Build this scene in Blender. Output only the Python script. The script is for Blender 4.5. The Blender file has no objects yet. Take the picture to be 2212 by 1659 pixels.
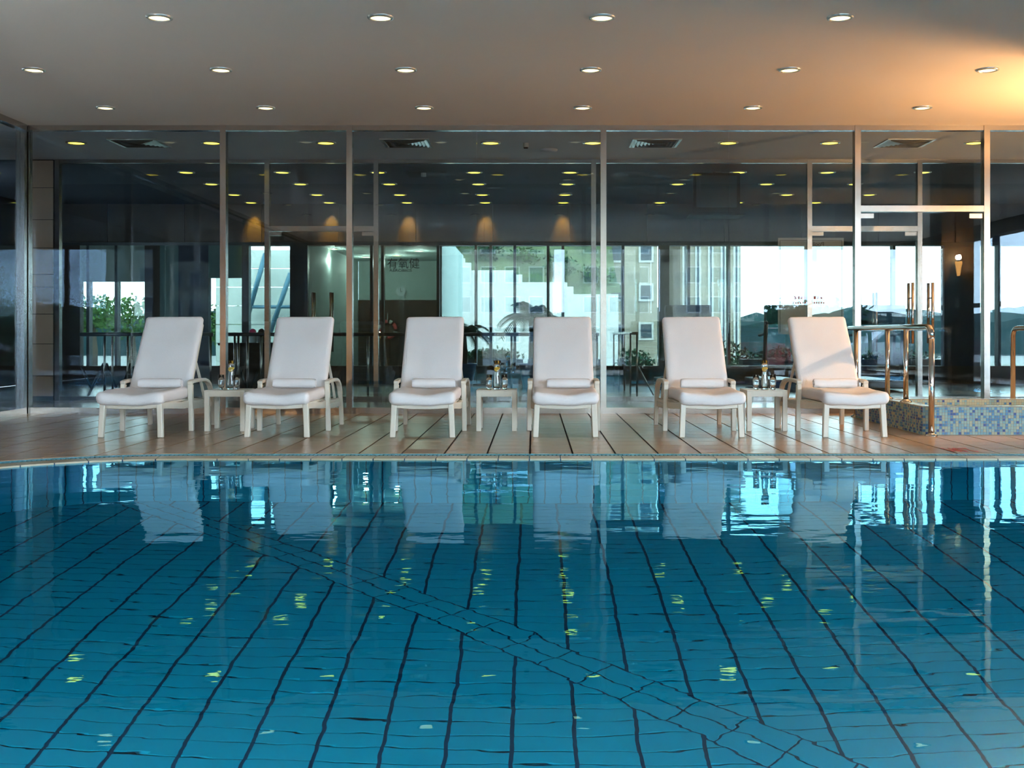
import bpy, math, random
from mathutils import Vector, Matrix, noise
random.seed(7)
S = bpy.context.scene
COL = S.collection
# ------------------------------------------------------------------ camera
F, CX, CY, HC = 2450.0, 1153.0, 723.0, 0.93      # focal (px), vanishing point (px), eye height above the deck
cd = bpy.data.cameras.new('camera'); cam = bpy.data.objects.new('camera', cd); COL.objects.link(cam)
cam.location = (0, 0, HC); cam.rotation_euler = (math.pi/2, 0, 0)
cd.sensor_width = 36; cd.lens = F/2212*36
cd.shift_x = -(CX-1106)/2212; cd.shift_y = -(829.5-CY)/2212
cd.clip_end = 500; cd.clip_start = .05
S.camera = cam
# ------------------------------------------------------------------ sky and exposure
SKY = 9.0
w = bpy.data.worlds.new('sky'); S.world = w; w.use_nodes = True
bg = w.node_tree.nodes['Background']; bg.inputs[0].default_value = (.74, .87, 1.0, 1); bg.inputs[1].default_value = SKY
vs = S.view_settings
vs.view_transform = 'Standard'; vs.look = 'None'; vs.exposure = 1.15; vs.gamma = 1.0; vs.use_curve_mapping = False
cy = S.cycles
cy.max_bounces = 9; cy.diffuse_bounces = 3; cy.glossy_bounces = 5; cy.transmission_bounces = 6; cy.adaptive_threshold = .15; cy.use_light_tree = False
cy.transparent_max_bounces = 32; cy.sample_clamp_indirect = 6.0; cy.use_denoising = True
def portal(loc, rot, sx, sy):
    l = bpy.data.lights.new('window_portal', 'AREA'); l.shape = 'RECTANGLE'; l.size = sx; l.size_y = sy
    l.cycles.is_portal = True
    o = bpy.data.objects.new('window_portal', l); o.location = loc; o.rotation_euler = rot; COL.objects.link(o)
POOLW = 27  # power of each added underwater fill light
YB = -3.2                       # glazed facade behind the camera
portal((4.0, YB+.12, 1.66), (math.pi/2, 0, 0), 12.0, 3.08)
portal((9.88, .75, 1.7), (0, math.pi/2, 0), 2.8, 6.8)
portal((0.5, 21.3, 1.5), (-math.pi/2, 0, 0), 17.0, 2.3)
# ------------------------------------------------------------------ materials
def mat(name, col, rough=.5, metal=0.0, spec=.5, emit=None, estr=0, bump=None, vary=None, coat=0, aniso=0):
    m = bpy.data.materials.new(name); m.use_nodes = True; nt = m.node_tree; b = nt.nodes['Principled BSDF']
    b.inputs['Base Color'].default_value = (*col, 1); b.inputs['Roughness'].default_value = rough
    b.inputs['Metallic'].default_value = metal; b.inputs['Specular IOR Level'].default_value = spec
    b.inputs['Coat Weight'].default_value = coat
    if emit: b.inputs['Emission Color'].default_value = (*emit, 1); b.inputs['Emission Strength'].default_value = estr
    tc = nt.nodes.new('ShaderNodeTexCoord')
    if vary:      # vary = (scale xyz, colour2, contrast)
        sc, c2, lo, hi = vary
        mp = nt.nodes.new('ShaderNodeMapping'); mp.inputs['Scale'].default_value = sc
        oi = nt.nodes.new('ShaderNodeObjectInfo'); ad = nt.nodes.new('ShaderNodeVectorMath'); ad.operation = 'ADD'
        nz = nt.nodes.new('ShaderNodeTexNoise'); nz.inputs['Scale'].default_value = 1; nz.inputs['Detail'].default_value = 4
        rp = nt.nodes.new('ShaderNodeMapRange'); rp.inputs[1].default_value = lo; rp.inputs[2].default_value = hi
        mx = nt.nodes.new('ShaderNodeMix'); mx.data_type = 'RGBA'
        mx.inputs[6].default_value = (*col, 1); mx.inputs[7].default_value = (*c2, 1)
        L = nt.links
        L.new(tc.outputs['Object'], mp.inputs[0]); L.new(mp.outputs[0], ad.inputs[0]); L.new(oi.outputs['Location'], ad.inputs[1])
        L.new(ad.outputs[0], nz.inputs['Vector']); L.new(nz.outputs[0], rp.inputs[0]); L.new(rp.outputs[0], mx.inputs[0])
        L.new(mx.outputs[2], b.inputs['Base Color'])
    if bump:      # bump = (scale xyz, strength, distance)
        sc, st, di = bump
        mp = nt.nodes.new('ShaderNodeMapping'); mp.inputs['Scale'].default_value = sc
        nz = nt.nodes.new('ShaderNodeTexNoise'); nz.inputs['Scale'].default_value = 1; nz.inputs['Detail'].default_value = 3
        bp = nt.nodes.new('ShaderNodeBump'); bp.inputs['Strength'].default_value = st; bp.inputs['Distance'].default_value = di
        nt.links.new(tc.outputs['Object'], mp.inputs[0]); nt.links.new(mp.outputs[0], nz.inputs['Vector'])
        nt.links.new(nz.outputs[0], bp.inputs['Height']); nt.links.new(bp.outputs[0], b.inputs['Normal'])
    return m
def glass(name, tint, r0, rough=0.0, frost=0.0, gcol=(1, 1, 1)):
    """thin architectural glass: tinted see-through, reflecting more towards grazing angles (Schlick)"""
    m = bpy.data.materials.new(name); m.use_nodes = True; nt = m.node_tree; nt.nodes.clear(); N = nt.nodes.new; L = nt.links.new
    out = N('ShaderNodeOutputMaterial'); tr = N('ShaderNodeBsdfTransparent'); gl = N('ShaderNodeBsdfGlossy'); mx = N('ShaderNodeMixShader')
    tr.inputs[0].default_value = (*tint, 1); gl.inputs['Roughness'].default_value = rough; gl.inputs[0].default_value = (*gcol, 1)
    lw = N('ShaderNodeLayerWeight'); pw = N('ShaderNodeMath'); pw.operation = 'POWER'; pw.inputs[1].default_value = 5
    ma = N('ShaderNodeMath'); ma.operation = 'MULTIPLY_ADD'; ma.inputs[1].default_value = 1-r0; ma.inputs[2].default_value = r0
    lw.inputs[0].default_value = .5
    L(lw.outputs['Facing'], pw.inputs[0]); L(pw.outputs[0], ma.inputs[0]); L(ma.outputs[0], mx.inputs[0])
    L(tr.outputs[0], mx.inputs[1]); L(gl.outputs[0], mx.inputs[2])
    last = mx
    if frost:
        df = N('ShaderNodeBsdfDiffuse'); df.inputs[0].default_value = (.7, .75, .75, 1); m2 = N('ShaderNodeMixShader'); m2.inputs[0].default_value = frost
        L(mx.outputs[0], m2.inputs[1]); L(df.outputs[0], m2.inputs[2]); last = m2
    L(last.outputs[0], out.inputs[0]); return m
def water_mat():
    m = bpy.data.materials.new('pool_water'); m.use_nodes = True; nt = m.node_tree; nt.nodes.clear(); N = nt.nodes.new; L = nt.links.new
    out = N('ShaderNodeOutputMaterial'); g = N('ShaderNodeBsdfRefraction'); g.inputs['IOR'].default_value = 1.333; g.inputs['Roughness'].default_value = 0
    g.inputs[0].default_value = (.80, .98, 1, 1)
    gl = N('ShaderNodeBsdfGlossy'); gl.inputs['Roughness'].default_value = 0; gl.inputs[0].default_value = (.34, .76, 1, 1)
    fr = N('ShaderNodeFresnel'); fr.inputs['IOR'].default_value = 1.42; mx = N('ShaderNodeMixShader')
    tc = N('ShaderNodeTexCoord'); h = None
    for sc, wgt in (((1.3, 2.2, 1), 1.0), ((7, 12, 1), .10)):
        mp = N('ShaderNodeMapping'); mp.inputs['Scale'].default_value = sc
        nz = N('ShaderNodeTexNoise'); nz.inputs['Scale'].default_value = 1; nz.inputs['Detail'].default_value = 1.5
        mu = N('ShaderNodeMath'); mu.operation = 'MULTIPLY'; mu.inputs[1].default_value = wgt
        L(tc.outputs['Object'], mp.inputs[0]); L(mp.outputs[0], nz.inputs['Vector']); L(nz.outputs[0], mu.inputs[0])
        if h is None: h = mu
        else:
            ad = N('ShaderNodeMath'); ad.operation = 'ADD'; L(h.outputs[0], ad.inputs[0]); L(mu.outputs[0], ad.inputs[1]); h = ad
    bp = N('ShaderNodeBump'); bp.inputs['Strength'].default_value = 1.0; bp.inputs['Distance'].default_value = .0045
    L(h.outputs[0], bp.inputs['Height'])
    for nd in (g, gl, fr): L(bp.outputs[0], nd.inputs['Normal'])
    L(fr.outputs[0], mx.inputs[0]); L(g.outputs[0], mx.inputs[1]); L(gl.outputs[0], mx.inputs[2]); L(mx.outputs[0], out.inputs[0]); return m
M = {}
M['ceil'] = mat('painted_ceiling', (.80, .69, .575), .65, vary=((.35, .35, 1), (.75, .64, .53), .35, .75))
M['ceil2'] = mat('corridor_ceiling', (.60, .60, .64), .6)
M['ceil3'] = mat('gym_ceiling', (.028, .034, .045), .7, spec=.2)
M['steel'] = mat('brushed_steel', (.46, .43, .40), .22, 1.0, bump=((180, 180, 2), .03, .001))
M['chrome'] = mat('polished_steel', (.66, .64, .61), .10, 1.0)
M['deckbase'] = mat('deck_grout', (.035, .028, .024), .9, spec=.1)
M['tile'] = mat('deck_tile', (.45, .31, .19), .26, spec=.45, vary=((1.2, 14, 1), (.365, .25, .15), .35, .7))
M['coping'] = mat('coping_tile', (.56, .49, .34), .3, vary=((3, 3, 1), (.48, .41, .28), .35, .7))
M['grate'] = mat('blue_grating', (.12, .42, .55), .45)
M['trough'] = mat('gutter_dark', (.01, .02, .03), .9)
M['ptile'] = mat('pool_tile', (.001, .37, .54), .4, spec=.2, vary=((.5, .5, .5), (.001, .33, .50), .35, .65))
M['pgrout'] = mat('pool_grout', (.008, .045, .12), .8)
M['water'] = water_mat()
M['glass'] = glass('clear_wall_glass', (.86, .885, .89), .036, gcol=(.72, .86, 1))
M['glass2'] = glass('green_wall_glass', (.82, .885, .87), .03)
M['glass3'] = glass('green_window_glass', (.56, .60, .585), .03)
M['wglass'] = glass('facade_glass', (.92, .95, .95), .02)
M['frost'] = glass('frosted_film', (.9, .95, .95), .03, frost=.3)
def dielectric(name, ior, col):
    m = bpy.data.materials.new(name); m.use_nodes = True; b = m.node_tree.nodes['Principled BSDF']
    b.inputs['Base Color'].default_value = (*col, 1); b.inputs['Roughness'].default_value = 0; b.inputs['IOR'].default_value = ior; b.inputs['Transmission Weight'].default_value = 1
    return m
M['tumbler'] = dielectric('table_glass', 1.5, (.96, .98, .98)); M['cwater'] = dielectric('drinking_water', 1.33, (.95, .98, .98))
M['plastic'] = mat('cream_plastic', (.78, .74, .64), .38, vary=((2, 2, 2), (.74, .70, .60), .3, .7))
M['towel'] = mat('white_terry', (.86, .855, .875), .95, spec=.1, bump=((160, 160, 160), .5, .004))
M['towel2'] = mat('white_roll_terry', (.90, .89, .90), .95, spec=.1, bump=((170, 170, 170), .5, .004))
M['lemon'] = mat('lemon', (.95, .62, .06), .4, emit=None)
M['lampdisc'] = mat('lamp_glass', (1, .9, .6), .4, emit=(1, .84, .40), estr=1.1)
M['lampdisc2'] = mat('lamp_glass_yellow', (1, .9, .4), .4, emit=(1, .76, .06), estr=3)
M['trimring'] = mat('lamp_trim', (.75, .72, .66), .25, .6)
M['red'] = mat('red_paint', (.55, .05, .05), .5)
M['brown'] = mat('dark_wood', (.028, .017, .010), .55, spec=.25, vary=((1, 1, .3), (.02, .013, .008), .3, .7))
M['navy'] = mat('navy_panel', (.007, .014, .032), .6, spec=.2)
M['dark'] = mat('dark_metal', (.02, .025, .03), .35, .6)
M['black'] = mat('black_plastic', (.012, .012, .014), .7, spec=.2)
M['stone'] = mat('stone_panel', (.56, .42, .32), .4, vary=((2, 2, 2), (.48, .36, .27), .3, .7))
M['studio'] = mat('studio_paint', (.36, .46, .45), .7)
M['gfloor'] = mat('gym_floor', (.06, .075, .09), .25)
M['cfloor'] = mat('corridor_floor', (.18, .18, .19), .2)
M['hallwall'] = mat('hall_wall', (.20, .15, .11), .7)
M['white'] = mat('white_render', (.56, .56, .53), .7, vary=((.6, .6, .6), (.48, .48, .46), .3, .7))
M['beige'] = mat('beige_render', (.33, .29, .22), .7, vary=((.4, .4, .4), (.28, .245, .185), .3, .7))
M['panelw'] = mat('pale_cladding', (.62, .66, .60), .4)
M['leaf'] = mat('leaf_green', (.030, .085, .025), .8, spec=.12, vary=((1.5, 1.5, 1.5), (.07, .14, .03), .35, .65))
M['leafd'] = mat('leaf_dark', (.010, .04, .025), .8, spec=.1, vary=((2, 2, 2), (.02, .085, .04), .35, .65))
M['grass'] = mat('hill_grass', (.050, .085, .022), .9, vary=((1.6, 1.6, 1.6), (.018, .040, .014), .35, .65))
M['far'] = mat('distant_trees', (.014, .032, .036), .9, spec=.05)
M['bark'] = mat('bark', (.06, .045, .03), .8)
M['pave'] = mat('outdoor_paving', (.16, .17, .17), .8, vary=((.5, .5, .5), (.12, .13, .13), .3, .7))
M['winglass'] = mat('window_pane_dark', (.03, .05, .07), .3)
M['brace'] = mat('blue_steel', (.06, .16, .22), .4, .3)
M['text'] = mat('sign_lettering', (.01, .012, .015), .6)
M['clock'] = mat('clock_face', (.55, .62, .66), .5)
M['paintr'] = mat('car_paint_red', (.20, .015, .015), .2, coat=.6)
M['paints'] = mat('car_paint_silver', (.45, .47, .5), .25, .6, coat=.6)
M['pink'] = mat('pink_plastic', (.75, .03, .18), .4)
M['blue'] = mat('blue_pot', (.02, .07, .20), .3)
M['amber'] = mat('amber_shade', (1, .5, .15), .4, emit=(1, .42, .10), estr=6)
for k_ in ('lampdisc', 'lampdisc2', 'amber'): M[k_].cycles.emission_sampling = 'NONE'
MOS = [mat('mosaic_cream', (.40, .42, .29), .25), mat('mosaic_pale_blue', (.17, .34, .40), .25), mat('mosaic_blue', (.05, .18, .36), .25),
       mat('mosaic_navy', (.015, .05, .22), .25), mat('mosaic_aqua', (.28, .42, .38), .25)]
M['mgrout'] = mat('mosaic_grout', (.30, .27, .22), .8)
# ------------------------------------------------------------------ mesh helpers
class MB:
    def __init__(s): s.v = []; s.f = []; s.mi = []
    def add(s, vs, fs, mi=0):
        o = len(s.v); s.v += [tuple(p) for p in vs]; s.f += [tuple(i+o for i in f) for f in fs]; s.mi += [mi]*len(fs); return s
    def box(s, x0, x1, y0, y1, z0, z1, mi=0):
        return s.add([(x0,y0,z0),(x1,y0,z0),(x1,y1,z0),(x0,y1,z0),(x0,y0,z1),(x1,y0,z1),(x1,y1,z1),(x0,y1,z1)],
                     [(0,3,2,1),(4,5,6,7),(0,1,5,4),(1,2,6,5),(2,3,7,6),(3,0,4,7)], mi)
    def prism(s, poly, z0, z1, mi=0):
        n = len(poly)
        return s.add([(x,y,z0) for x,y in poly]+[(x,y,z1) for x,y in poly],
                     [tuple(range(n-1,-1,-1)), tuple(range(n,2*n))]+[(i,(i+1)%n,n+(i+1)%n,n+i) for i in range(n)], mi)
    def prism_x(s, poly, x0, x1, mi=0):      # poly in (y,z)
        n = len(poly)
        return s.add([(x0,y,z) for y,z in poly]+[(x1,y,z) for y,z in poly],
                     [tuple(range(n)), tuple(range(2*n-1,n-1,-1))]+[(i,n+i,n+(i+1)%n,(i+1)%n) for i in range(n)], mi)
    def tube(s, pts, r, n=10, mi=0, rs=None, cap=True):
        pts = [Vector(p) for p in pts]; rings = []; ref = None
        for i, p in enumerate(pts):
            d = (pts[min(i+1, len(pts)-1)]-pts[max(i-1, 0)]).normalized()
            if ref is None: ref = Vector((0,0,1)) if abs(d.z) < .9 else Vector((1,0,0))
            u = d.cross(ref).normalized(); v = u.cross(d).normalized(); ref = v
            rr = rs[i] if rs else r
            rings.append([p+(u*math.cos(2*math.pi*k/n)+v*math.sin(2*math.pi*k/n))*rr for k in range(n)])
        vs = [q for R in rings for q in R]; fs = []
        for i in range(len(rings)-1):
            for k in range(n): fs.append((i*n+k, i*n+(k+1)%n, (i+1)*n+(k+1)%n, (i+1)*n+k))
        if cap: fs += [tuple(range(n-1,-1,-1)), tuple((len(rings)-1)*n+k for k in range(n))]
        return s.add(vs, fs, mi)
    def strip(s, pts, wdir, w, t, mi=0):     # rectangular section swept along pts; wdir = width direction
        pts = [Vector(p) for p in pts]; wd = Vector(wdir); rings = []
        for i, p in enumerate(pts):
            d = (pts[min(i+1, len(pts)-1)]-pts[max(i-1, 0)]).normalized(); u = d.cross(wd).normalized()
            tt = t[i] if isinstance(t, (list, tuple)) else t
            rings.append([p-wd*w/2-u*tt/2, p+wd*w/2-u*tt/2, p+wd*w/2+u*tt/2, p-wd*w/2+u*tt/2])
        vs = [q for R in rings for q in R]; fs = [(0,1,2,3)[::-1]]; n = len(rings)
        for i in range(n-1):
            for k in range(4): fs.append((i*4+k, i*4+(k+1)%4, (i+1)*4+(k+1)%4, (i+1)*4+k))
        fs.append(tuple((n-1)*4+k for k in range(4)))
        return s.add(vs, fs, mi)
    def lathe(s, prof, n=24, cx=0, cy=0, mi=0):
        vs = []; fs = []
        for r, z in prof: vs += [(cx+r*math.cos(2*math.pi*k/n), cy+r*math.sin(2*math.pi*k/n), z) for k in range(n)]
        for i in range(len(prof)-1):
            for k in range(n): fs.append((i*n+k, i*n+(k+1)%n, (i+1)*n+(k+1)%n, (i+1)*n+k))
        return s.add(vs, fs, mi)
    def mesh(s, name, mats, smooth=False):
        me = bpy.data.meshes.new(name); me.from_pydata(s.v, [], s.f); me.update()
        for m in (mats if isinstance(mats, (list, tuple)) else [mats]): me.materials.append(m)
        if isinstance(mats, (list, tuple)): me.polygons.foreach_set('material_index', s.mi)
        if smooth: me.polygons.foreach_set('use_smooth', [True]*len(me.polygons))
        return me
    def build(s, name, m, parent=None, smooth=False, loc=(0,0,0), rot=(0,0,0), bevel=0, bseg=2):
        o = bpy.data.objects.new(name, s.mesh(name, m, smooth)); COL.objects.link(o); o.location = loc; o.rotation_euler = rot
        if parent: o.parent = parent
        if bevel:
            b = o.modifiers.new('bevel', 'BEVEL'); b.width = bevel; b.segments = bseg; b.limit_method = 'ANGLE'
        return o
def rbox(sx, sy, sz, r, n=(12, 12, 4)):
    """rounded box, centred, as MB"""
    mb = MB(); idx = {}
    def vert(i, j, k):
        key = (i, j, k)
        if key not in idx:
            p = Vector((sx*(i/n[0]-.5), sy*(j/n[1]-.5), sz*(k/n[2]-.5)))
            q = Vector((max(-sx/2+r, min(sx/2-r, p.x)), max(-sy/2+r, min(sy/2-r, p.y)), max(-sz/2+r, min(sz/2-r, p.z))))
            d = p-q
            if d.length > 1e-9:
                p = q+d.normalized()*r
            idx[key] = len(mb.v); mb.v.append(tuple(p))
        return idx[key]
    def face(a): mb.f.append(tuple(vert(*t) for t in a)); mb.mi.append(0)
    nx, ny, nz = n
    for i in range(nx):
        for j in range(ny):
            face([(i,j,0),(i,j+1,0),(i+1,j+1,0),(i+1,j,0)]); face([(i,j,nz),(i+1,j,nz),(i+1,j+1,nz),(i,j+1,nz)])
    for i in range(nx):
        for k in range(nz):
            face([(i,0,k),(i+1,0,k),(i+1,0,k+1),(i,0,k+1)]); face([(i,ny,k),(i,ny,k+1),(i+1,ny,k+1),(i+1,ny,k)])
    for j in range(ny):
        for k in range(nz):
            face([(0,j,k),(0,j,k+1),(0,j+1,k+1),(0,j+1,k)]); face([(nx,j,k),(nx,j+1,k),(nx,j+1,k+1),(nx,j,k+1)])
    return mb
def empty(name, loc=(0,0,0), rz=0):
    o = bpy.data.objects.new(name, None); COL.objects.link(o); o.location = loc; o.rotation_euler = (0,0,rz); o.empty_display_size = .1; return o
def tag(o, label=None, cat=None, group=None, kind=None):
    if label: o['label'] = label
    if cat: o['category'] = cat
    if group: o['group'] = group
    if kind: o['kind'] = kind
    return o
def struct(o, label=None): return tag(o, label, None, None, 'structure')
def copy_tree(o, parent=None):
    c = o.copy(); COL.objects.link(c); c.parent = parent
    for ch in list(o.children): copy_tree(ch, c)
    return c
def inst(name, me, parent, loc=(0,0,0), rot=(0,0,0), scale=(1,1,1)):
    o = bpy.data.objects.new(name, me); COL.objects.link(o); o.parent = parent; o.location = loc; o.rotation_euler = rot; o.scale = scale; return o
def XP(x, Y): return (x-CX)/F*Y
def ZP(y, Y): return HC-(y-CY)/F*Y
def text(name, body, m, parent, loc, rot, size, ext=.001, scale=(1,1,1), align='CENTER'):
    c = bpy.data.curves.new(name, 'FONT'); c.body = body; c.size = size; c.extrude = ext; c.align_x = align; c.materials.append(m)
    o = bpy.data.objects.new(name, c); COL.objects.link(o); o.parent = parent; o.location = loc; o.rotation_euler = rot; o.scale = scale; return o
ORD = ['first', 'second', 'third', 'fourth', 'fifth', 'sixth', 'seventh', 'eighth', 'ninth', 'tenth']
# ================================================================== THE SETTING
YG, YC, YF = 13.4, 16.0, 21.4        # pool glass wall, corridor glass wall, far wall of the gym
XL, XR = -6.0, 10.0                  # hall side walls
HT = 3.397                           # ceiling height
# ---- pool
PX, PY, PR = -2.6, 7.02, 1.5         # centre and radius of the pool's rounded corner
PE, PW0 = PY+PR, PX-PR               # far edge Y, left edge X
PN, PXR, PD, WZ = 1.0, 8.5, -2.0, -.012
def outline(off, n=14):              # pool outline grown by off
    R = PR+off; pts = [(PX-R, PN-off)]
    for k in range(n+1):
        a = math.pi-(math.pi/2)*k/n; pts.append((PX+R*math.cos(a), PY+R*math.sin(a)))
    pts += [(PXR+off, PE+off), (PXR+off, PN-off)]
    return pts
ol = outline(0)
mb = MB().add([(x, y, PD) for x, y in ol[::-1]], [tuple(range(len(ol)))])
mb.f = [f[::-1] for f in mb.f]
pool_floor = struct(mb.build('floor_pool', M['pgrout']), 'dark grout bed of the pool floor under water')
n = len(ol)
pool_wall = struct(MB().add([(x, y, PD-.01) for x, y in ol]+[(x, y, -.002) for x, y in ol],
                [(i, (i+1) % n, n+(i+1) % n, n+i) for i in range(n)]).build('wall_pool', M['pgrout']), 'tiled side walls of the swimming pool under water')
def clip(poly, nx, ny, c):           # keep nx*x+ny*y >= c
    out = []
    for i in range(len(poly)):
        a, b = poly[i], poly[(i+1) % len(poly)]; da = nx*a[0]+ny*a[1]-c; db = nx*b[0]+ny*b[1]-c
        if da >= 0: out.append(a)
        if da*db < 0: t = da/(da-db); out.append((a[0]+(b[0]-a[0])*t, a[1]+(b[1]-a[1])*t))
    return out
def area(p): return abs(sum(p[i][0]*p[(i+1) % len(p)][1]-p[(i+1) % len(p)][0]*p[i][1] for i in range(len(p))))/2
r2 = math.sqrt(.5); BD = (5.585-.103)*r2; BW = .12         # diagonal band: x+y = 5.482
pieces = []                          # (polygon, size shown)
TPX, TPY, GX, GY = .26, .1135, .017, .010
for i in range(-18, 34):
    for j in range(2, 70):
        x0 = -.09+i*TPX; y0 = 1.02+j*TPY
        if y0 > PE or x0 < PW0-.2 or x0 > PXR: continue
        P = [(x0+GX/2, y0+GY/2), (x0+TPX-GX/2, y0+GY/2), (x0+TPX-GX/2, y0+TPY-GY/2), (x0+GX/2, y0+TPY-GY/2)]
        cxm, cym = x0+TPX/2, y0+TPY/2
        if cxm < PX and cym > PY:
            a = math.hypot(cxm-PX, cym-PY)
            ux, uy = (cxm-PX)/a, (cym-PY)/a; P = clip(P, -ux, -uy, -(ux*PX+uy*PY+PR-.01))
        P = clip(P, 1, 0, PW0+.01); 
        if len(P) > 2: P = clip(P, 0, -1, -(PE-.01))
        for s in (1, -1):
            Q = clip(P, s*r2, s*r2, s*BD+BW+.008) if len(P) > 2 else []
            if len(Q) > 2 and area(Q) > 2e-4: pieces.append(Q)
for row in (0, 1):
    for k in range(-36, 24):
        t0 = k*.252+.05; s0 = (row-1)*BW
        q = [(t0+.006, s0+.006), (t0+.246, s0+.006), (t0+.246, s0+BW-.006), (t0+.006, s0+BW-.006)]
        Q = [(BD*r2+(t*r2)+s*r2, BD*r2-(t*r2)+s*r2) for t, s in q]
        Q = clip(clip(Q, 0, -1, -(PE-.01)), 0, 1, 1.2) if True else Q
        Q = clip(Q, 1, 0, PW0+.01) if len(Q) > 2 else Q
        if len(Q) > 2 and area(Q) > 2e-4: pieces.append(Q[::-1])
def shown_under_water(Q):
    x = sum(p[0] for p in Q)/len(Q); y = sum(p[1] for p in Q)/len(Q)
    if y < 4.42 or not (-.475*y < x < .437*y): return 0
    return area(Q)/y**3
pieces.sort(key=lambda Q: -shown_under_water(Q))
rest = MB()
for k, Q in enumerate(pieces):
    if k < 300:
        x = sum(p[0] for p in Q)/len(Q); y = sum(p[1] for p in Q)/len(Q)
        if not hasattr(shown_under_water, 'me'): shown_under_water.me = {}
        key = tuple(round(c, 3) for p in Q for c in (p[0]-x, p[1]-y)); cache = shown_under_water.me
        if key not in cache: cache[key] = MB().prism([(p[0]-x, p[1]-y) for p in Q], 0, .007).mesh('tile', M['ptile'])
        inst('tile', cache[key], pool_floor, (x, y, PD+.001))
    else: rest.prism(Q, PD+.001, PD+.008)
tag(rest.build('tile_field', M['ptile'], pool_floor), kind='stuff')
mbw = MB(); wz = [PD+.01+k*.2485 for k in range(9)]
def walltile(p0, p1, nx, ny):
    for k in range(8):
        z0, z1 = wz[k]+.004, min(wz[k]+.2445, -.02)
        a = [(p0[0], p0[1]), (p1[0], p1[1])]; 
        mbw.add([(a[0][0], a[0][1], z0), (a[1][0], a[1][1], z0), (a[1][0], a[1][1], z1), (a[0][0], a[0][1], z1),
                 (a[0][0]+nx*.006, a[0][1]+ny*.006, z0), (a[1][0]+nx*.006, a[1][1]+ny*.006, z0), (a[1][0]+nx*.006, a[1][1]+ny*.006, z1), (a[0][0]+nx*.006, a[0][1]+ny*.006, z1)],
                [(4,5,6,7), (0,1,5,4), (1,2,6,5), (2,3,7,6), (3,0,4,7)])
x = PX
while x < PXR: walltile((x+.005, PE-.001), (x+.117, PE-.001), 0, -1); x += .122
na = 19
for k in range(na):
    a0 = math.pi-(math.pi/2)*(k+.04)/na; a1 = math.pi-(math.pi/2)*(k+.96)/na; am = (a0+a1)/2; R = PR-.003
    walltile((PX+R*math.cos(a0), PY+R*math.sin(a0)), (PX+R*math.cos(a1), PY+R*math.sin(a1)), -math.cos(am), -math.sin(am))
y = PN+.1
while y < PY-.12: walltile((PW0+.001, y+.005), (PW0+.001, y+.117), 1, 0); y += .122
tag(mbw.build('tile_field', M['ptile'], pool_wall), kind='stuff')
wl = outline(.0)
pool_water = MB().add([(x, y, WZ) for x, y in wl], [tuple(range(len(wl)-1, -1, -1))]).build('pool_water', M['water'])
tag(pool_water, 'still turquoise water filling the swimming pool', 'water', kind='stuff')
for k, x in enumerate((-3.0, -.6, 1.8, 4.2, 6.6)):       # unseen fill lights added under water to brighten the pool
    r = tag(empty('pool_fill_light', (x, PN+.02, -.62)), f'unseen round underwater fill light added at the near pool wall, {["first","second","third","fourth","fifth"][k]} from left', 'fill light', 'added underwater fill lights')
    rg = MB().lathe([(.17, 0), (.165, .025), (.14, .03), (.14, 0)], 24); rg.v = [(a, c, b) for a, b, c in rg.v]; rg.build('fill_light_ring', M['trimring'], r)
    l = bpy.data.lights.new('lamp_beam', 'AREA'); l.shape = 'DISK'; l.size = .27; l.energy = POOLW; l.color = (.70, .95, 1.0); l.spread = math.radians(120)
    o = bpy.data.objects.new('lamp_beam', l); COL.objects.link(o); o.parent = r; o.location = (0, .035, 0); o.rotation_euler = (math.pi/2-.85, 0, 0)
# ---- deck around the pool
G0, G1, G2 = .19, .37, .375          # coping width, outer edge of the grating
floor = MB()
oo = outline(G2)
floor.box(XL, XR, PE+G2, YG+.05, -.25, -.006)
floor.box(XL, PW0-G2, YB, PY, -.25, -.006).box(PXR+G2, XR, YB, PE+G2, -.25, -.006).box(PW0-G2, PXR+G2, YB, PN-G2, -.25, -.006)
arc = [(PX+(PR+G2)*math.cos(math.pi-(math.pi/2)*k/14), PY+(PR+G2)*math.sin(math.pi-(math.pi/2)*k/14)) for k in range(15)]
for k in range(14):
    a, b = arc[k], arc[k+1]; floor.prism([a, b, (b[0], PE+G2), (a[0], PE+G2)][::-1], -.25, -.006)
floor.box(XL, PW0-G2, PY, PE+G2, -.25, -.006)
floor = struct(floor.build('floor', M['deckbase']), 'beige tiled pool deck')
DT, DG = .335, .015
dp = []
for i in range(-20, 32):
    for j in range(-4, 15):
        x0 = -.03+i*DT; y0 = 9.22+j*DT
        P = [(x0+DG/2, y0+.002), (x0+DT-DG/2, y0+.002), (x0+DT-DG/2, y0+DT-.002), (x0+DG/2, y0+DT-.002)]
        P = clip(P, 1, 0, XL+.01)
        if len(P) > 2: P = clip(P, 0, -1, -(YG-.02))
        if len(P) > 2: P = clip(P, -1, 0, -(XR-.02))
        if len(P) < 3: continue
        mx_, my_ = sum(p[0] for p in P)/len(P), sum(p[1] for p in P)/len(P)
        if mx_ >= PX: P = clip(P, 0, 1, PE+G2+.004)
        elif my_ > PY-.2:
            a = math.hypot(mx_-PX, my_-PY); ux, uy = (mx_-PX)/a, (my_-PY)/a; P = clip(P, ux, uy, ux*PX+uy*PY+PR+G2+.006)
        if len(P) > 2 and area(P) > 1e-3: dp.append(P)
def shown_deck(P):
    x = sum(p[0] for p in P)/len(P); y = sum(p[1] for p in P)/len(P)
    if not (-.478*y < x < .439*y): return 0
    return area(P)/y**3
dp.sort(key=lambda P: -shown_deck(P)); rest = MB(); cache = {}
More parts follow.
